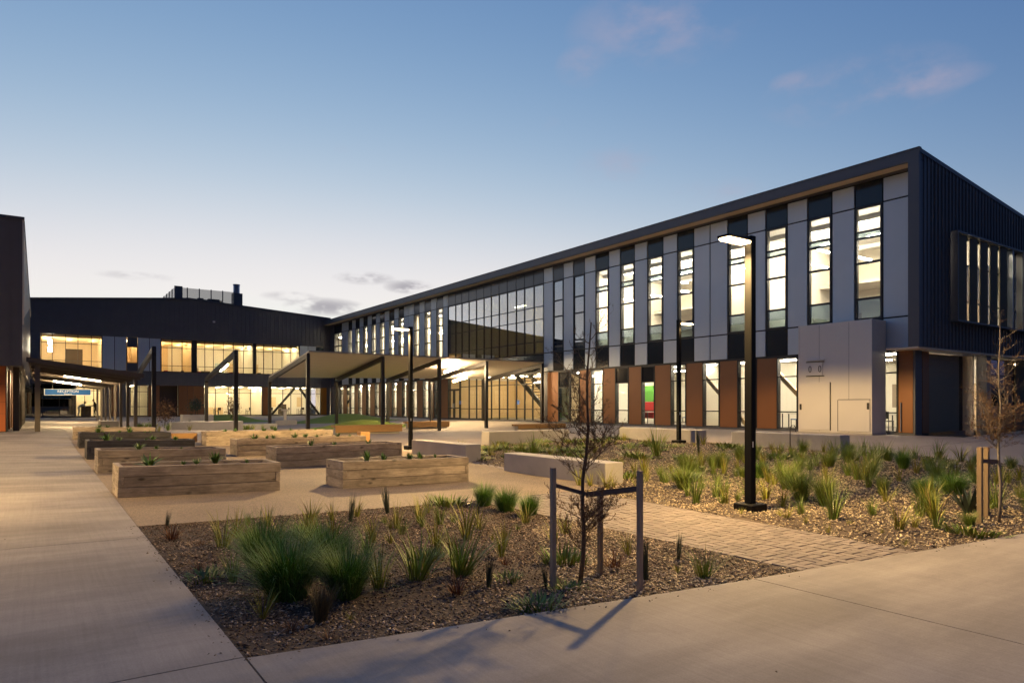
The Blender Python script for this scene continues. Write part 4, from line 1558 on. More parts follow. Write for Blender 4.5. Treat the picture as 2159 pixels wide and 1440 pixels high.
lamp_post(9.04, 6.56, -1, 4.2, 'tallest-looking black lamp post, standing in the pebble bed beside the brick path', 2200, 156, .85)
lamp_post(10.6, 21.4, -1, 4.2, 'black lamp post beside the far end of the concrete benches, in front of the canopy', 2000, 160)
lamp_post(18.05, 15.95, 1, 4.2, 'black lamp post with its lit head turned towards the long building', 950, 167)
lamp_post(-3.9, 13.2, 1, 4.2, 'black lamp post beside the wide path, beyond the left edge', 2300, 146, .9)
lamp_post(-5.2, 27.5, 1, 4.2, 'black lamp post in front of the rust-orange panels, beyond the left edge', 1500, 160)

# ================================================================ benches
def bench(x0, y0, x1, y1, h, label, m=CAST, skew=0., name='concrete_bench', grp='concrete block benches'):
    cx, cy = (x0 + x1) / 2, (y0 + y1) / 2
    g0 = min(G(x0, y0), G(x1, y1), G(x0, y1), G(x1, y0)) - .08
    gz0 = G(cx, cy)
    o = box(name, m, (x0, y0, g0), (x1, y1, gz0 + h), bevel=.012)
    return tag(o, label, 'bench', grp)


bench(9.42, 10.25, 9.92, 13.9, .42, 'pale concrete block bench just behind the staked young tree')
bench(9.7, 16.2, 10.2, 19.5, .42, 'pale concrete block bench in front of the far lamp post')
bench(12.9, 19.95, 16.5, 20.45, .42, 'concrete block bench lying crosswise behind the large garden bed')
bench(18.45, 10.45, 18.95, 14.1, .42, 'concrete block bench in front of the white cabinet')
bench(18.45, 15.5, 18.95, 19.3, .42, 'concrete block bench behind the lamp post whose head faces the long building')


def slat_bench(x0, y0, x1, y1, h, label):
    """timber seat boards on a recessed concrete foot"""
    cx, cy = (x0 + x1) / 2, (y0 + y1) / 2
    z = G(cx, cy)
    t = empty('timber_bench', (cx, cy, z), label, 'bench', 'timber benches of the courtyard')
    box('foot', CAST, (x0 + .12, y0 + .1, z - .2), (x1 - .12, y1 - .1, z + h - .1), t)
    lx = (x1 - x0) > (y1 - y0)
    n = 4
    for i in range(n):
        if lx:
            w = (y1 - y0) / n
            box('board', TIMBER_SEAT, (x0, y0 + i * w + .006, z + h - .1), (x1, y0 + (i + 1) * w - .006, z + h), t)
        else:
            w = (x1 - x0) / n
            box('board', TIMBER_SEAT, (x0 + i * w + .006, y0, z + h - .1), (x0 + (i + 1) * w - .006, y1, z + h), t)
    box('apron', TIMBER_SEAT, (x0 + .01, y0 - .03, z + .06), (x1 - .01, y0 - .004, z + h - .02), t)


slat_bench(12.3, 33.3, 16.0, 33.9, .42, 'long golden timber bench at the foot of the grass mounds')
slat_bench(18.9, 38.6, 21.9, 39.2, .42, 'golden timber bench under the entrance canopy')
slat_bench(21.8, 30.8, 25.2, 31.4, .3, 'low dark timber seat in front of the entrance doors')
box_b = bench(2.6, 39.9, 3.4, 41.6, .42, 'concrete block bench under the walkway canopy, end lit by a tube light')
bench(5.9, 40.6, 9.6, 41.2, .45, 'long concrete planter wall between the bare canopy frames', name='planter_wall', grp=None)['category'] = 'planter'
bench(7.4, 46.5, 9.2, 47.4, .75, 'taller concrete planter box with a dark shrub in it', name='planter_box', grp=None)['category'] = 'planter'
bench(10.2, 43.4, 12.3, 43.8, .30, 'low concrete kerb bench by the small drinking fountain', grp='concrete block benches')
df = empty('drinking_fountain', (14.3, 48.6, G(14.3, 48.6)), 'small pale drinking fountain on a concrete block in the courtyard', 'fountain')
box('block', CAST, (-.75, -.35, -.1), (.75, .35, .32), df, local=True)
box('stem', CANOPY, (-.09, -.09, .32), (.09, .09, .95), df, local=True)
box('bowl', CANOPY, (-.22, -.2, .95), (.22, .2, 1.07), df, local=True, bevel=.03)

# ================================================================ grass mounds
def mound(cx, cy, rx, ry, h, label):
    n, k = 40, 14
    v, f = [], []
    for i in range(k + 1):
        r = i / k
        for j in range(n):
            a = 2 * math.pi * j / n
            x, y = cx + rx * r * math.cos(a), cy + ry * r * math.sin(a)
            z = G(x, y) - .03 + h * (math.cos(math.pi * r) + 1) / 2 + (.02 * math.sin(x * 3.1) * math.cos(y * 2.7) if r < .95 else 0)
            v.append((x, y, z))
    for i in range(k):
        for j in range(n):
            f.append((i * n + j, i * n + (j + 1) % n, (i + 1) * n + (j + 1) % n, (i + 1) * n + j))
    mb = MB()
    mb.v, mb.f = v, f
    o = mb.build('lawn_mound', GRASS_LAWN, smooth=True)
    tag(o, label, 'lawn', kind='structure')


mound(19.6, 51.0, 4.6, 2.8, .60, 'taller green grass mound in front of the rear building')
mound(17.6, 42.6, 3.6, 2.4, .46, 'lower green grass mound behind the long timber bench')
mound(11.8, 55.5, 3.6, 2.2, .55, 'small grass mound behind the bare canopy frames')

# ================================================================ white cabinet
cb = empty('white_cabinet', (27.55, 15.6, 0), 'tall white metal plant cabinet standing against the long building', 'cabinet')
CX0, CX1, CY0, CY1, CH = 27.0, 28.1, 14.0, 17.15, 4.55
box('base', CAST, (CX0 - .04, CY0 - .04, -.45), (CX1, CY1 + .04, .02), cb)
box('body', WHITE, (CX0, CY0, .02), (CX1, CY1, CH), cb, bevel=.012)
box('corner_angle', WHITE, (CX0 - .012, CY0 - .012, .02), (CX0 + .05, CY0 + .05, CH + .01), cb, bevel=.006)
box('corner_angle', WHITE, (CX0 - .012, CY1 - .05, .02), (CX0 + .05, CY1 + .012, CH + .01), cb, bevel=.006)
for yy in (14.92, 16.2):
    box('panel_joint', CHARL, (CX0 - .003, yy, .05), (CX0 + .01, yy + .012, CH - .04), cb)
d1 = box('access_door', WHITE, (CX0 - .045, 15.72, .10), (CX0 - .001, 17.08, 2.10), cb, bevel=.008)
d2 = box('access_door', WHITE, (CX0 - .045, 14.06, .08), (CX0 - .001, 15.36, 1.36), cb, bevel=.008)
box('hinge_strip', STEEL, (CX0 - .03, 15.69, .10), (CX0 - .002, 15.715, 2.10), d1)
box('hinge_strip', STEEL, (CX0 - .03, 15.365, .08), (CX0 - .002, 15.39, 1.36), d2)
box('hinge_strip', STEEL, (CX0 - .03, 14.06, 1.365), (CX0 - .002, 15.36, 1.385), d2)
box('latch', STEEL, (CX0 - .075, 16.98, .95), (CX0 - .046, 17.06, 1.2), d1)
box('latch', STEEL, (CX0 - .075, 14.08, .98), (CX0 - .046, 14.16, 1.24), d2)
hp = box('hatch', WHITE, (CX0 - .035, 16.05, 2.40), (CX0 - .001, 16.72, 2.95), cb, bevel=.006)
for zz in (2.36, 2.955):
    box('hinge_rail', STEEL, (CX0 - .05, 15.98, zz), (CX0 - .002, 16.78, zz + .03), hp)
for yy in (16.16, 16.6):
    pts = [(CX0 - .04, yy + .055 * math.cos(a), 2.67 + .13 * math.sin(a)) for a in [2 * math.pi * i / 14 for i in range(15)]]
    MB().tube(pts, .013, 6, cap=False).build('handle', STEEL, hp)
box('hood', WHITE, (CX0 - .09, 15.95, 3.02), (CX0 - .001, 16.75, 3.07), cb, bevel=.01)
MB().tube([(27.3, 14.5, CH), (27.3, 14.5, CH + .07)], .12, 14).build('vent_cap', STEEL, cb)
MB().tube([(28.15, 13.45, .1), (28.15, 13.45, 1.25)], .022, 8).build('pipe', STAINLESS, cb)
bl = empty('hose_hoop', (18.3, 11.9, G(18.3, 11.9)), 'thin bent metal hoop rising behind the near concrete bench', 'hoop')
MB().tube([(0, 0, 0), (0, 0, .62), (0, -.05, .68), (0, -.14, .68), (0, -.18, .62), (0, -.18, .5)], .014, 6).build('tube', STEEL, bl, local=True)

# ================================================================ raised timber beds
def raised_bed(x0, y0, x1, y1, h, m, label, ncourse=3):
    sl = (G(x1, y0) - G(x0, y0)) / (x1 - x0)
    t = empty('raised_bed', (x0, y0, G(x0, y0) - .03), label, 'raised bed', 'raised timber vegetable beds')
    t.rotation_euler = (0, -math.atan(sl), 0)
    L, W, T = x1 - x0, y1 - y0, .085
    ch = (h + .03) / ncourse
    for c in range(ncourse):
        za, zb = c * ch + .003, (c + 1) * ch - .003
        j = lambda: rng.uniform(-.006, .006)
        lap = (c % 2 == 0)
        a, b = (0, L) if lap else (T + .003, L - T - .003)
        for yy in (0, W - T):
            o = box('board', m, (a, yy + 0.0, za), (b, yy + T, zb), t, local=True, bevel=.006)
            o.location.y += j()
            o.location.x += j() * .5
        a, b = (T + .003, W - T - .003) if lap else (0, W)
        for xx in (0, L - T):
            ob = box('board', m, (-(b - a) / 2, -T / 2, za), ((b - a) / 2, T / 2, zb), t, local=True, bevel=.006)
            ob.rotation_euler = (0, 0, math.pi / 2)
            ob.location = (xx + T / 2 + j() * .6, (a + b) / 2, (za + zb) / 2)
    # heaped soil
    n = 14
    mb = MB()
    for jy in range(6):
        for ix in range(n):
            mb.v.append((T - .01 + (L - 2 * T + .02) * ix / (n - 1), T - .01 + (W - 2 * T + .02) * jy / 5, h - .035 + rng.uniform(0, .045) + .015 * math.sin(ix)))
    mb.f = [(q * n + i, q * n + i + 1, (q + 1) * n + i + 1, (q + 1) * n + i) for q in range(5) for i in range(n - 1)]
    mb.build('soil', POT_SOIL, t, local=True, smooth=True)
    return t


BEDS = [
    (1.09, 13.05, 3.75, 14.1, .5, TIMBER_RAW, 'weathered pine raised bed nearest the camera, beside the wide path'),
    (1.10, 17.8, 3.8, 18.85, .5, TIMBER_RAW, 'weathered pine raised bed beside the path, second in its row'),
    (1.12, 22.3, 3.88, 23.35, .5, TIMBER_DARK, 'charcoal raised bed beside the path, right behind two pale beds'),
    (1.15, 27.3, 3.95, 28.35, .5, TIMBER_DARK, 'charcoal raised bed beside the path, farther one of the two dark beds'),
    (1.15, 31.6, 4.0, 32.6, .45, TIMBER_RAW, 'pale raised bed at the far end of the row by the path'),
    (4.88, 12.8, 7.74, 13.75, .5, TIMBER_RAW, 'pale pine raised bed lit by the lamp, next to the clump of grasses'),
    (5.0, 17.7, 8.5, 18.7, .5, TIMBER_RAW, 'long pine raised bed in the inner row, second from the front'),
    (5.02, 21.95, 9.2, 22.95, .5, TIMBER_RAW, 'long grey-brown raised bed in the inner row, third from the front'),
    (5.15, 27.3, 10.0, 28.3, .5, TIMBER_RAW, 'longest raised bed, at the back of the inner row')]
for b in BEDS:
    raised_bed(*b)
slat_bench(4.1, 28.2, 5.0, 28.7, .4, 'short pale seat between the farthest dark bed and the longest bed')
tag(box('timber_block', TIMBER_SEAT, (10.5, 25.6, G(10.6, 25.7) - .05), (10.9, 26.0, G(10.6, 25.7) + .45), bevel=.01), 'small golden timber stump beside the longest raised bed', 'stump')

# ================================================================ plants
def blades(n, rbase, length, width, lean, droop, segs=4, seed=0, lvar=.35, bias=None):
    r = np.random.default_rng(seed)
    V, F = [], []
    for i in range(n):
        a = r.uniform(0, 2 * math.pi)
        rr = rbase * math.sqrt(r.uniform(0, 1))
        bx, by = rr * math.cos(a), rr * math.sin(a)
        az = a + r.normal(0, .6)
        th = abs(r.normal(0, 1)) * lean * .6 + lean * .45 * rr / max(rbase, 1e-6)
        L = length * (1 - lvar * r.uniform(0, 1))
        w = width * r.uniform(.7, 1.2)
        px, pz = 0., 0.
        dr = droop * r.uniform(.3, 1.5)
        cs, sn = math.cos(az), math.sin(az)
        n0 = len(V)
        for s in range(segs + 1):
            ww = w * (1 - (s / segs) ** 1.6) * (.75 + .5 * min(1, s / 1.5))
            cx, cy = bx + px * cs, by + px * sn
            if s < segs:
                V.append((cx - sn * ww / 2, cy + cs * ww / 2, pz))
                V.append((cx + sn * ww / 2, cy - cs * ww / 2, pz))
            else:
                V.append((cx, cy, pz))
            t = th + dr * ((s + .5) / segs) ** 1.5
            px += math.sin(t) * L / segs
            pz += math.cos(t) * L / segs
        for s in range(segs - 1):
            q = n0 + s * 2
            F += [(q, q + 1, q + 3), (q, q + 3, q + 2)]
        q = n0 + (segs - 1) * 2
        F.append((q, q + 1, q + 2))
    return np.array(V), np.array(F)


TEMPL = {}


def templ(kind, m, variants, **kw):
    TEMPL[kind] = []
    for s in range(variants):
        v, f = blades(seed=s * 17 + len(TEMPL) * 101, **kw)
        v = v / max(v[:, 2].max(), 1e-6)          # unit height
        TEMPL[kind].append(np_mesh(kind, v, f, m))


templ('tussock', LEAF_G, 4, n=1500, rbase=.20, length=1.0, width=.0072, lean=.40, droop=1.15, segs=6, lvar=.5)
templ('tussock_y', LEAF_M, 3, n=420, rbase=.12, length=1.0, width=.010, lean=.40, droop=.8, segs=5)
templ('strap', LEAF_Y, 6, n=44, rbase=.08, length=1.0, width=.02, lean=.32, droop=.7, segs=5, lvar=.6)
templ('strap_m', LEAF_M, 6, n=62, rbase=.10, length=1.0, width=.019, lean=.32, droop=.7, segs=5, lvar=.6)
templ('rush', LEAF_D, 3, n=75, rbase=.06, length=1.0, width=.014, lean=.13, droop=.15)
templ('rusty', LEAF_R, 3, n=60, rbase=.20, length=1.0, width=.03, lean=.75, droop=.6)
templ('spiky', LEAF_Y, 2, n=34, rbase=.05, length=1.0, width=.022, lean=.62, droop=.3)
templ('feather', mat('straw_tipped_grass', (.13, .105, .05), rough=.7, island=.5), 2, n=260, rbase=.12, length=1.0, width=.009, lean=.26, droop=.35)
templ('agave', LEAF_H, 1, n=34, rbase=.08, length=1.0, width=.10, lean=.75, droop=.1, lvar=.25)
templ('low_mat', LEAF_M, 4, n=120, rbase=.9, length=1.0, width=.09, lean=.7, droop=.5, segs=3)
templ('seedling', LEAF_B, 4, n=26, rbase=.12, length=1.0, width=.16, lean=.7, droop=.7, segs=3)


def plant(kind, name, x, y, h, label, group, cat='plant', wide=1.0, z=None):
    me = rng.choice(TEMPL[kind])
    o = bpy.data.objects.new(name, me)
    COL.objects.link(o)
    o.location = (x, y, (G(x, y) - .05) if z is None else z)
    o.rotation_euler = (rng.uniform(-.14, .14), rng.uniform(-.14, .14), rng.uniform(0, 6.28))
    sx = h * wide * rng.uniform(.85, 1.2)
    o.scale = (sx, sx * rng.uniform(.85, 1.15), h)
    return tag(o, label, cat, group)


GA = 'grasses of the corner bed'
for (x, y, h, w, lab) in [
    (1.71, 5.7, .70, .85, 'largest deep green grass tussock at the front of the corner bed'),
    (2.12, 5.5, .58, .85, 'deep green tussock touching the largest one on its lamp side'),
    (1.81, 6.9, .64, .85, 'deep green tussock behind the largest one, on the path side'),
    (2.25, 6.4, .66, .85, 'deep green tussock at the back of the big clump of four'),
    (5.95, 9.37, .52, .8, 'rounded green tussock by the raised bed, first of a row of three'),
    (5.93, 8.66, .52, .75, 'rounded green tussock in the middle of the row of three'),
        (6.0, 8.15, .46, .75, 'smallest rounded green tussock of the row of three, nearest the brick path')]:
    plant('tussock', 'grass_tussock', x, y, h, lab, GA, 'grass', w)
for (x, y, h) in [(1.68, 8.03, .42), (2.48, 9.19, .32), (3.02, 9.1, .38), (3.38, 9.27, .3), (4.36, 8.53, .4), (2.45, 5.55, .43), (2.83, 5.59, .45), (3.25, 5.53, .49), (3.56, 6.57, .44), (4.72, 7.53, .31), (3.25, 7.57, .34), (5.29, 5.39, .28), (5.13, 4.22, .29), (4.45, 6.57, .3), (4.27, 7.11, .49), (1.45, 6.5, .28), (1.95, 8.6, .36), (2.75, 8.4, .33), (3.0, 5.75, .3), (3.45, 5.9, .36), (4.5, 8.2, .3), (2.3, 8.0, .36), (2.9, 6.9, .34), (3.9, 8.3, .36), (4.9, 6.2, .32), (5.4, 6.6, .3), (5.5, 7.6, .3), (3.75, 9.3, .34), (4.9, 9.3, .3), (4.1, 6.1, .3), (3.0, 8.2, .3)]:
    plant(rng.choice(('strap', 'strap', 'strap_m')), 'strap_leaf_plant', x, y, h * 1.2, 'thin yellow-green strap-leaf tuft in the corner bed', 'strap-leaf tufts of the corner bed')
for (x, y, h) in [(3.28, 5.09, .34), (3.5, 8.91, .47), (4.31, 9.46, .5), (1.33, 9.57, .3), (5.56, 4.92, .35), (3.68, 4.76, .25), (4.67, 4.53, .49), (5.28, 8.47, .28)]:
    plant('rush', 'rush_plant', x, y, h, 'narrow upright dark rush in the corner bed', 'dark rushes of the corner bed', wide=.8)
n = 0
while n < 26:
    x, y = rng.uniform(1.3, 5.9), rng.uniform(4.6, 9.8)
    if math.hypot(x - 1.9, y - 6.1) < 1.0 or math.hypot(x - 4.0, y - 4.6) < .5:
        continue
    plant(rng.choice(('strap', 'strap_m', 'rusty', 'low_mat')), 'small_tuft', x, y, rng.uniform(.10, .24), 'very small tuft scattered between the bigger plants of the corner bed', 'tiny scattered tufts of the corner bed', wide=rng.uniform(.9, 1.3))
    n += 1
for kind, x, y, h, w, lab in [
    ('spiky', 1.39, 5.28, .30, 1, 'spiky yellow-green tuft at the foot of the big tussocks, by the path'),
    ('feather', 1.72, 4.97, .36, .9, 'feathery straw-tipped grass in front of the biggest tussock'),
    ('strap', 1.91, 4.84, .12, 1.2, 'tiny yellow tuft near the front edge of the corner bed'),
    ('rusty', 1.47, 4.85, .13, 1, 'small rusty dry tuft in front of the spiky one'),
    ('rusty', 1.62, 4.5, .12, 1.2, 'rusty dry tuft at the very front corner of the bed'),
    ('rusty', 1.27, 7.13, .15, 1.2, 'rusty dry tuft at the edge of the wide path'),
    ('low_mat', 1.25, 6.75, .10, 1.6, 'low green mat plant at the edge of the wide path'),
    ('low_mat', 3.25, 4.32, .13, 1.6, 'dark low spreading plant at the front edge, below the staked tree'),
    ('low_mat', 3.79, 4.6, .10, 1.4, 'low green plant at the foot of the staked tree'),
    ('spiky', 5.14, 4.55, .14, 1.4, 'low yellow tuft between the staked tree and the brick path'),
    ('spiky', 5.1, 4.25, .26, 1.1, 'spreading yellow-green tuft near the tip of the corner bed'),
    ('rusty', 3.92, 5.77, .12, 1.2, 'rusty tuft behind the staked tree'),
    ('low_mat', 3.55, 5.2, .09, 1.3, 'small green mat between a rush and the staked tree')]:
    plant(kind, 'small_plant', x, y, h, lab, 'small tufts of the corner bed', wide=w)

for (x, y, h, lab) in [
    (11.54, 7.57, .72, 'big green tussock behind the tall lamp post'), (10.58, 6.67, .74, 'big green tussock just to the building side of the tall lamp post'), (10.4, 6.15, .68, 'big green tussock beside the brick-path end of the pebble bed'),
    (12.65, 8.97, .55, 'green tussock half hidden behind the tall lamp post'), (11.75, 3.75, .70, 'big green tussock behind the second staked tree'), (12.3, 3.6, .66, 'green tussock at the right edge behind the second staked tree'),
        (13.23, 5.44, .55, 'green tussock behind the blue-green agave'), (12.57, 5.61, .5, 'green tussock beside the blue-green agave'), (12.28, 6.19, .5, 'green tussock in the middle of the pebble bed'), (16.3, 7.73, .6, 'dark green tussock by the apron of the end wall')]:
    plant(rng.choice(('tussock', 'tussock_y')), 'grass_tussock', x, y, h, lab, 'tussocks of the pebble bed', 'grass', .85)
plant('strap_m', 'strap_leaf_plant', 14.31, 13.45, 1.0, 'tallest strap-leaf plant, in front of the concrete bench by the building', 'tall strap plants', wide=.8)
plant('strap_m', 'strap_leaf_plant', 12.25, 16.51, .8, 'tall strap-leaf plant in front of the crosswise concrete bench', 'tall strap plants', wide=.8)
plant('rush', 'rush_plant', 15.2, 12.7, .95, 'tall dark rush beside the tallest strap-leaf plant', 'tall strap plants', wide=.5)
plant('agave', 'agave', 11.52, 4.52, .46, 'blue-green agave beside the second staked tree', None, wide=1.0)
plant('low_mat', 'small_plant', 9.65, 3.72, .17, 'low green mat plant at the foot of the second staked tree', None, wide=1.8)
for (x, y, h) in [(9.25, 5.34, .66), (9.24, 4.44, .5), (9.72, 4.19, .33), (10.11, 5.23, .34), (10.5, 4.74, .48), (11.54, 5.74, .39), (10.3, 7.16, .49), (9.87, 6.56, .42), (8.79, 5.77, .3), (9.26, 5.84, .34), (10.33, 8.57, .4), (9.53, 8.22, .36), (9.78, 7.8, .42), (9.26, 7.27, .27), (9.83, 7.39, .24), (12.34, 8.53, .44), (13.22, 7.75, .53), (14.34, 7.93, .51),
                  (15.75, 8.26, .66), (17.55, 9.83, .5), (17.75, 8.89, .61), (18.3, 8.39, .48), (18.6, 7.99, .6), (18.7, 7.5, .54), (12.41, 17.34, .52), (11.36, 11.34, .44), (11.77, 12.24, .41), (10.91, 9.79, .3), (15.23, 6.34, .48), (16.1, 5.41, .47), (11.42, 10.67, .32), (17.0, 9.2, .5), (17.9, 6.9, .5), (16.9, 6.6, .45), (14.2, 6.8, .45), (13.2, 6.9, .4), (12.0, 7.0, .42), (11.2, 8.9, .4), (14.6, 9.0, .5), (15.6, 9.9, .45), (13.6, 10.2, .45), (16.4, 10.6, .45), (12.6, 10.6, .4), (17.4, 11.6, .4), (10.4, 14.2, .5), (10.9, 16.0, .45), (10.3, 19.6, .55), (11.3, 19.2, .5)]:
    plant(rng.choice(('strap_m', 'strap_m', 'strap')), 'strap_leaf_plant', x, y, h, 'green strap-leaf tuft in the pebble bed', 'strap-leaf tufts of the pebble bed')
for (x, y, h) in [(8.76, 5.45, .2), (8.29, 4.86, .17), (8.9, 5.95, .17), (8.25, 3.9, .15), (8.79, 4.43, .13), (9.05, 5.0, .14), (8.6, 6.4, .16)]:
    plant('spiky', 'small_plant', x, y, h, 'tiny yellow tuft in the pebbles along the brick path', 'tiny tufts along the brick path', wide=1.1)
n = 0
while n < 120:
    x, y = rng.uniform(9.0, 18.4), rng.uniform(3.9, 11.5)
    if y < front_y(x) + .5 or math.hypot(x - 9.04, y - 6.56) < .7 or math.hypot(x - 10.97, y - 3.92) < .5 or rng.random() > .25 + .75 * (x - 8.5) / 9:
        continue
    plant(rng.choice(('strap_m', 'strap', 'strap', 'tussock_y')), 'grass_tuft', x, y, rng.uniform(.28, .62), 'loose yellow-green grass tuft filling the pebble bed', 'loose grass tufts of the pebble bed', 'grass', wide=rng.uniform(.8, 1.1))
    n += 1
n = 0
while n < 95:
    x, y = rng.uniform(10.2, 18.3), rng.uniform(9.5, 19.7)
    if math.hypot(x - 18.05, y - 15.95) < .5 or rng.random() > .35 + .65 * (y - 9.5) / 9:
        continue
    if rng.random() < .7:
        plant('low_mat', 'ground_cover_plant', x, y, rng.uniform(.12, .24), 'low green ground-cover plant at the back of the pebble bed', 'ground cover of the pebble bed', wide=rng.uniform(1.3, 2.2))
    else:
        plant('strap', 'strap_leaf_plant', x, y, rng.uniform(.25, .5), 'yellow-green tuft among the ground cover of the pebble bed', 'tufts among the ground cover')
    n += 1
# seedlings in the raised beds
SHORT = ['nearest pine bed by the path', 'second pine bed by the path', 'nearer dark bed', 'farther dark bed', 'far pale bed by the path', 'lamp-lit pine bed', 'second bed of the inner row', 'third bed of the inner row', 'longest raised bed']
for bi, b in enumerate(BEDS):
    k = (5, 3, 5, 6, 3, 5, 3, 8, 6)[bi]
    big = (1, 3)
    for i in range(k):
        x = b[0] + .35 + (b[2] - b[0] - .7) * (i + rng.uniform(.1, .9)) / k
        y = b[1] + rng.uniform(.3, .75)
        zt = G(b[0], b[1]) - .03 + (G(b[2], b[1]) - G(b[0], b[1])) * (x - b[0]) / (b[2] - b[0])
        plant('seedling', 'vegetable_seedling', x, y, rng.uniform(.10, .2) * (1.5 if i % 3 == 0 else 1), 'leafy seedling in the ' + SHORT[bi], 'seedlings of the ' + SHORT[bi], 'seedling', z=zt + b[4] - .01)
# planting between the canopies
for (x, y, h, kd) in [(4.2, 39.0, .6, 'tussock_y'), (5.0, 38.2, .55, 'strap'), (5.6, 39.6, .6, 'strap_m'), (3.2, 38.3, .4, 'strap'), (6.6, 39.4, .5, 'strap'), (10.6, 42.2, .4, 'strap'), (11.2, 42.6, .45, 'strap_m'), (11.7, 42.4, .35, 'tussock_y'), (10.1, 42.0, .4, 'low_mat'), (4.6, 40.3, .5, 'low_mat'), (6.9, 40.9, .7, 'rush')]:
    plant(kd, 'courtyard_plant', x, y, h, 'small plant among the bare canopy frames', 'plants among the bare canopy frames')

# ================================================================ young trees
def young_tree(x, y, h, label, barkm, seed, low=(.12, .52), lean=(0, 0), dense=1.0):
    r = random.Random(seed)
    z = G(x, y) - .05
    t = empty('young_tree', (x, y, z), label, 'tree', 'young staked trees')
    tr, lf = MB(), []
    pts = [Vector((lean[0] * i / 10 + .015 * math.sin(i * 1.3), lean[1] * i / 10 + .012 * math.cos(i * 1.7), h * i / 10)) for i in range(11)]
    tr.tube(pts, [.021 * (1 - .8 * i / 10) + .002 for i in range(11)], 7)
    br = MB()

    def leaves(p, d, n, ln):
        for _ in range(n):
            dd = (d + Vector((r.gauss(0, .7), r.gauss(0, .7), r.gauss(0, .6) + .25))).normalized()
            s = dd.cross(Vector((r.uniform(-1, 1), r.uniform(-1, 1), r.uniform(-1, 1))))
            if s.length < 1e-3:
                continue
            s = s.normalized() * ln * .09
            lf.append((p - s, p + s, p + dd * ln * r.uniform(.6, 1.2)))

    def branch(p, d, ln, rad, lvl, den):
        q = [p]
        dd = d.copy()
        n = 5
        for i in range(n):
            dd = (dd + Vector((r.gauss(0, .16), r.gauss(0, .16), r.gauss(0, .12) + .06))).normalized()
            q.append(q[-1] + dd * ln / n)
        br.tube(q, [rad * (1 - .75 * i / n) for i in range(n + 1)], 4, cap=False)
        for i in range(1, n + 1):
            leaves(q[i], dd, int(den * (3 if lvl else 1) + r.random()), .032)
            if lvl == 0 and den > 0:
                for _ in range(2):
                    sd = (dd + Vector((r.gauss(0, .7), r.gauss(0, .7), r.gauss(0, .5) + .1))).normalized()
                    branch(q[i], sd, ln * r.uniform(.25, .5), rad * .45, 1, den)
            elif lvl == 1 and r.random() < .5:
                sd = (dd + Vector((r.gauss(0, .8), r.gauss(0, .8), r.gauss(0, .5)))).normalized()
                branch(q[i], sd, ln * r.uniform(.3, .6), rad * .5, 2, den * .8)
    for zone in ((low[0], low[0] + .14, 13, .32, .6), (.40, .6, 14, .42, .5), (.56, .8, 8, .34, .15), (.78, 1.0, 5, .24, .08)):
        for k in range(int(zone[2] * dense)):
            f = r.uniform(zone[0], zone[1])
            p = pts[0].lerp(pts[-1], f)
            i = min(9, int(f * 10))
            p = pts[i].lerp(pts[i + 1], f * 10 - i)
            a = r.uniform(0, 6.283)
            up = r.uniform(.35, 1.1)
            branch(p, Vector((math.cos(a), math.sin(a), up)).normalized(), zone[3] * r.uniform(.6, 1.35), .0048, 0, zone[4])
    tr.build('trunk', barkm, t, origin=(0, 0, 0), local=True, smooth=True)
    br.build('branches', barkm, t, origin=(0, 0, 0), local=True)
    v = np.array([tuple(p) for tri in lf for p in tri])
    f = np.arange(len(v)).reshape(-1, 3)
    o = bpy.data.objects.new('crown', np_mesh('crown', v, f, TWIG))
    COL.objects.link(o)
    o.parent = t
    return t


def stake(x, y, h, label, m, w=.042):
    z = G(x, y)
    mb = MB()
    mb.box(x - w / 2, y - w / 2, z - .25, x + w / 2, y + w / 2, z + h - .02)
    mb.prism([(x - w / 2, y - w / 2), (x + w / 2, y - w / 2), (x + w / 2, y + w / 2), (x - w / 2, y + w / 2)], 2, z + h - .019, z + h)
    o = mb.build('tree_stake', m, bevel=.004)
    return tag(o, label, 'stake', 'timber tree stakes')


young_tree(4.02, 4.70, 2.38, 'thin russet young tree between three stakes in the corner bed', BARK, 5, lean=(.09, -.03))
stake(3.72, 4.72, 1.03, 'grey stake on the path side of the thin young tree', STAKE_G)
stake(4.26, 4.20, 1.02, 'grey stake on the lamp side of the thin young tree', STAKE_G)
stake(4.42, 4.88, .80, 'pale stake behind the thin young tree', STAKE)
gz = G(4.05, 4.6)
tag(MB().bar((4.08, 4.70, gz + .77), (4.26, 4.22, gz + .86), .006, .05).build('tree_tie', WEB), 'dark webbing tie from the thin tree to its lamp-side stake', 'tree tie')
tag(MB().bar((4.07, 4.69, gz + .78), (3.73, 4.72, gz + .88), .006, .035).build('tree_tie', WEB), 'dark webbing tie from the thin tree to its path-side stake', 'tree tie')
young_tree(10.97, 3.92, 2.75, 'second young tree with a pale trunk at the right edge of the pebble bed', BARK_P, 9, low=(.36, .5), dense=1.15)
stake(10.6, 4.02, 1.02, 'pale stake in front of the second young tree', STAKE, .06)
stake(11.35, 4.22, .98, 'pale stake close behind the trunk of the second young tree', STAKE, .06)
gz = G(10.9, 4)
tag(MB().bar((10.6, 4.02, gz + .83), (10.98, 3.93, gz + .81), .006, .055).build('tree_tie', WEB), 'webbing tie between the second young tree and its front stake', 'tree tie')
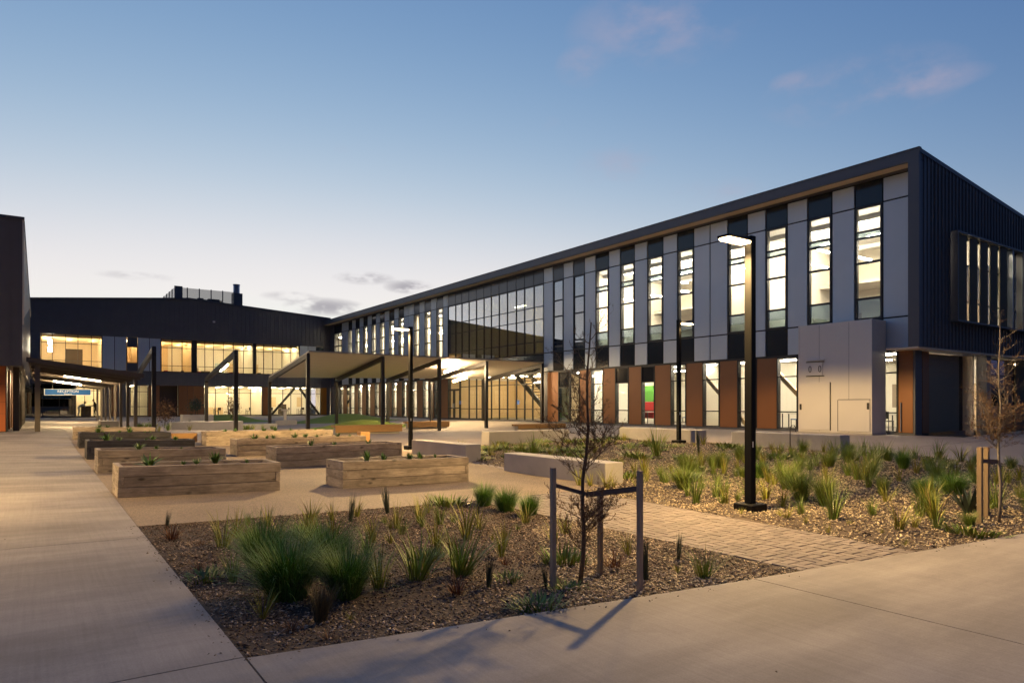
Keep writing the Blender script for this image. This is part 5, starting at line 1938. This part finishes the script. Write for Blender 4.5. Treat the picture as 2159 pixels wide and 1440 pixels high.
# small shrubs of the courtyard
def shrub(x, y, h, label, seed, z=None, m=LEAF_D, w=.45):
    r = np.random.default_rng(seed)
    z = G(x, y) if z is None else z
    t = empty('shrub', (x, y, z), label, 'shrub')
    MB().tube([(0, 0, 0), (.03, .02, h * .4), (.0, .05, h * .8)], [.03, .02, .008], 6).build('trunk', BARK, t, local=True)
    n = 900
    c = r.normal(0, 1, (n, 3)) * np.array([w * .42, w * .42, h * .2]) + np.array([0, 0, h * .62])
    d1, d2 = r.normal(0, 1, (n, 3)), r.normal(0, 1, (n, 3))
    s = r.uniform(.03, .07, (n, 1))
    v = np.stack([c, c + d1 * s, c + d2 * s], 1).reshape(-1, 3)
    o = bpy.data.objects.new('crown', np_mesh('crown', v, np.arange(3 * n).reshape(-1, 3), m))
    COL.objects.link(o)
    o.parent = t


shrub(8.2, 46.9, 1.0, 'dark shrub growing in the taller concrete planter box', 4, z=G(8.3, 47) + .7)
shrub(6.0, 43.6, 1.5, 'dark russet shrub beside the first bare canopy frame', 6, m=TWIG, w=.7)
shrub(11.3, 50.6, 1.9, 'slim young shrub in front of the small grass mound', 8, m=TWIG, w=.5)

# ================================================================ two people at reception
def person(name, loc, rz, joints, radii, edges, label, m, head, hair_m, legs=None):
    t = empty(name, loc, label, 'person', rz=rz)
    me = bpy.data.meshes.new('body')
    me.from_pydata(joints, edges, [])
    me.materials.append(m)
    o = bpy.data.objects.new('body', me)
    COL.objects.link(o)
    o.parent = t
    sk = o.modifiers.new('skin', 'SKIN')
    sv = me.skin_vertices[0].data if me.skin_vertices else None
    if sv is None:
        bpy.context.view_layer.objects.active = o
        sv = me.skin_vertices[0].data
    for i, r in enumerate(radii):
        sv[i].radius = (r, r)
    sv[0].use_root = True
    o.modifiers.new('sub', 'SUBSURF').levels = 2
    o.modifiers['sub'].render_levels = 2
    bm = MB()
    hc = Vector(head)
    ring = 10
    for i in range(9):
        a = math.pi * i / 8
        for j in range(ring):
            b = 2 * math.pi * j / ring
            bm.v.append((hc.x + .078 * math.sin(a) * math.cos(b), hc.y + (.095 + (.02 if i in (4, 5) and j == 8 else 0)) * math.sin(a) * math.sin(b), hc.z + .118 * math.cos(a)))
    for i in range(8):
        for j in range(ring):
            bm.f.append((i * ring + j, i * ring + (j + 1) % ring, (i + 1) * ring + (j + 1) % ring, (i + 1) * ring + j))
    bm.build('head', SKIN, t, local=True, smooth=True)
    hb = MB()
    for i in range(6):
        a = math.pi * .62 * i / 5
        for j in range(ring):
            b = 2 * math.pi * j / ring
            hb.v.append((hc.x + .09 * math.sin(a) * math.cos(b), hc.y + .02 + .10 * math.sin(a) * math.sin(b), hc.z + .012 + .124 * math.cos(a)))
    for i in range(5):
        for j in range(ring):
            hb.f.append((i * ring + j, i * ring + (j + 1) % ring, (i + 1) * ring + (j + 1) % ring, (i + 1) * ring + j))
    hb.build('hair', hair_m, t, local=True, smooth=True)
    if legs:
        for a, b, r in legs[0]:
            MB().tube([a, Vector(a).lerp(Vector(b), .5), b], [r, r * .85, r * .6], 10).build('trouser_leg', legs[1], t, local=True, smooth=True)
    return t


E2 = [(0, 1), (1, 2), (2, 3), (2, 4), (4, 5), (5, 6), (2, 7), (7, 8), (8, 9), (0, 10), (10, 11), (11, 12), (12, 13), (0, 14), (14, 15), (15, 16), (16, 17)]
# leaning forward over the counter, facing +x
J1 = [(0, 0, .92), (.16, 0, 1.08), (.34, 0, 1.22), (.42, 0, 1.27), (.36, .17, 1.17), (.48, .20, .96), (.62, .16, 1.03), (.36, -.17, 1.17), (.48, -.20, .96), (.62, -.16, 1.03),
      (-.01, .09, .86), (.03, .10, .48), (-.03, .10, .09), (.09, .10, .04), (-.01, -.09, .86), (.0, -.10, .48), (-.07, -.10, .09), (.05, -.10, .04)]
R1 = [.13, .14, .14, .055, .075, .05, .04, .075, .05, .04, .10, .07, .045, .04, .10, .07, .045, .04]
person('person', (3.35, YB + 1.75, .03), 0, J1, R1, E2, 'person in a blue-grey top bending over the reception counter', CLOTHB, (.50, 0, 1.34), HAIR)
J2 = [(0, 0, .94), (-.04, 0, 1.16), (-.10, 0, 1.38), (-.13, 0, 1.47), (-.08, .19, 1.36), (-.14, .24, 1.08), (-.34, .18, 1.05), (-.08, -.19, 1.36), (-.12, -.25, 1.08), (-.32, -.2, 1.05),
      (0, .09, .88), (-.06, .10, .50), (-.02, .10, .09), (-.14, .10, .04), (0, -.09, .88), (.10, -.10, .5), (.24, -.10, .12), (.14, -.10, .05)]
person('person', (4.75, YB + 1.75, .03), 0, J2, R1, E2, 'person in black clothes standing at the reception counter', CLOTHD, (-.17, 0, 1.58), HAIR)
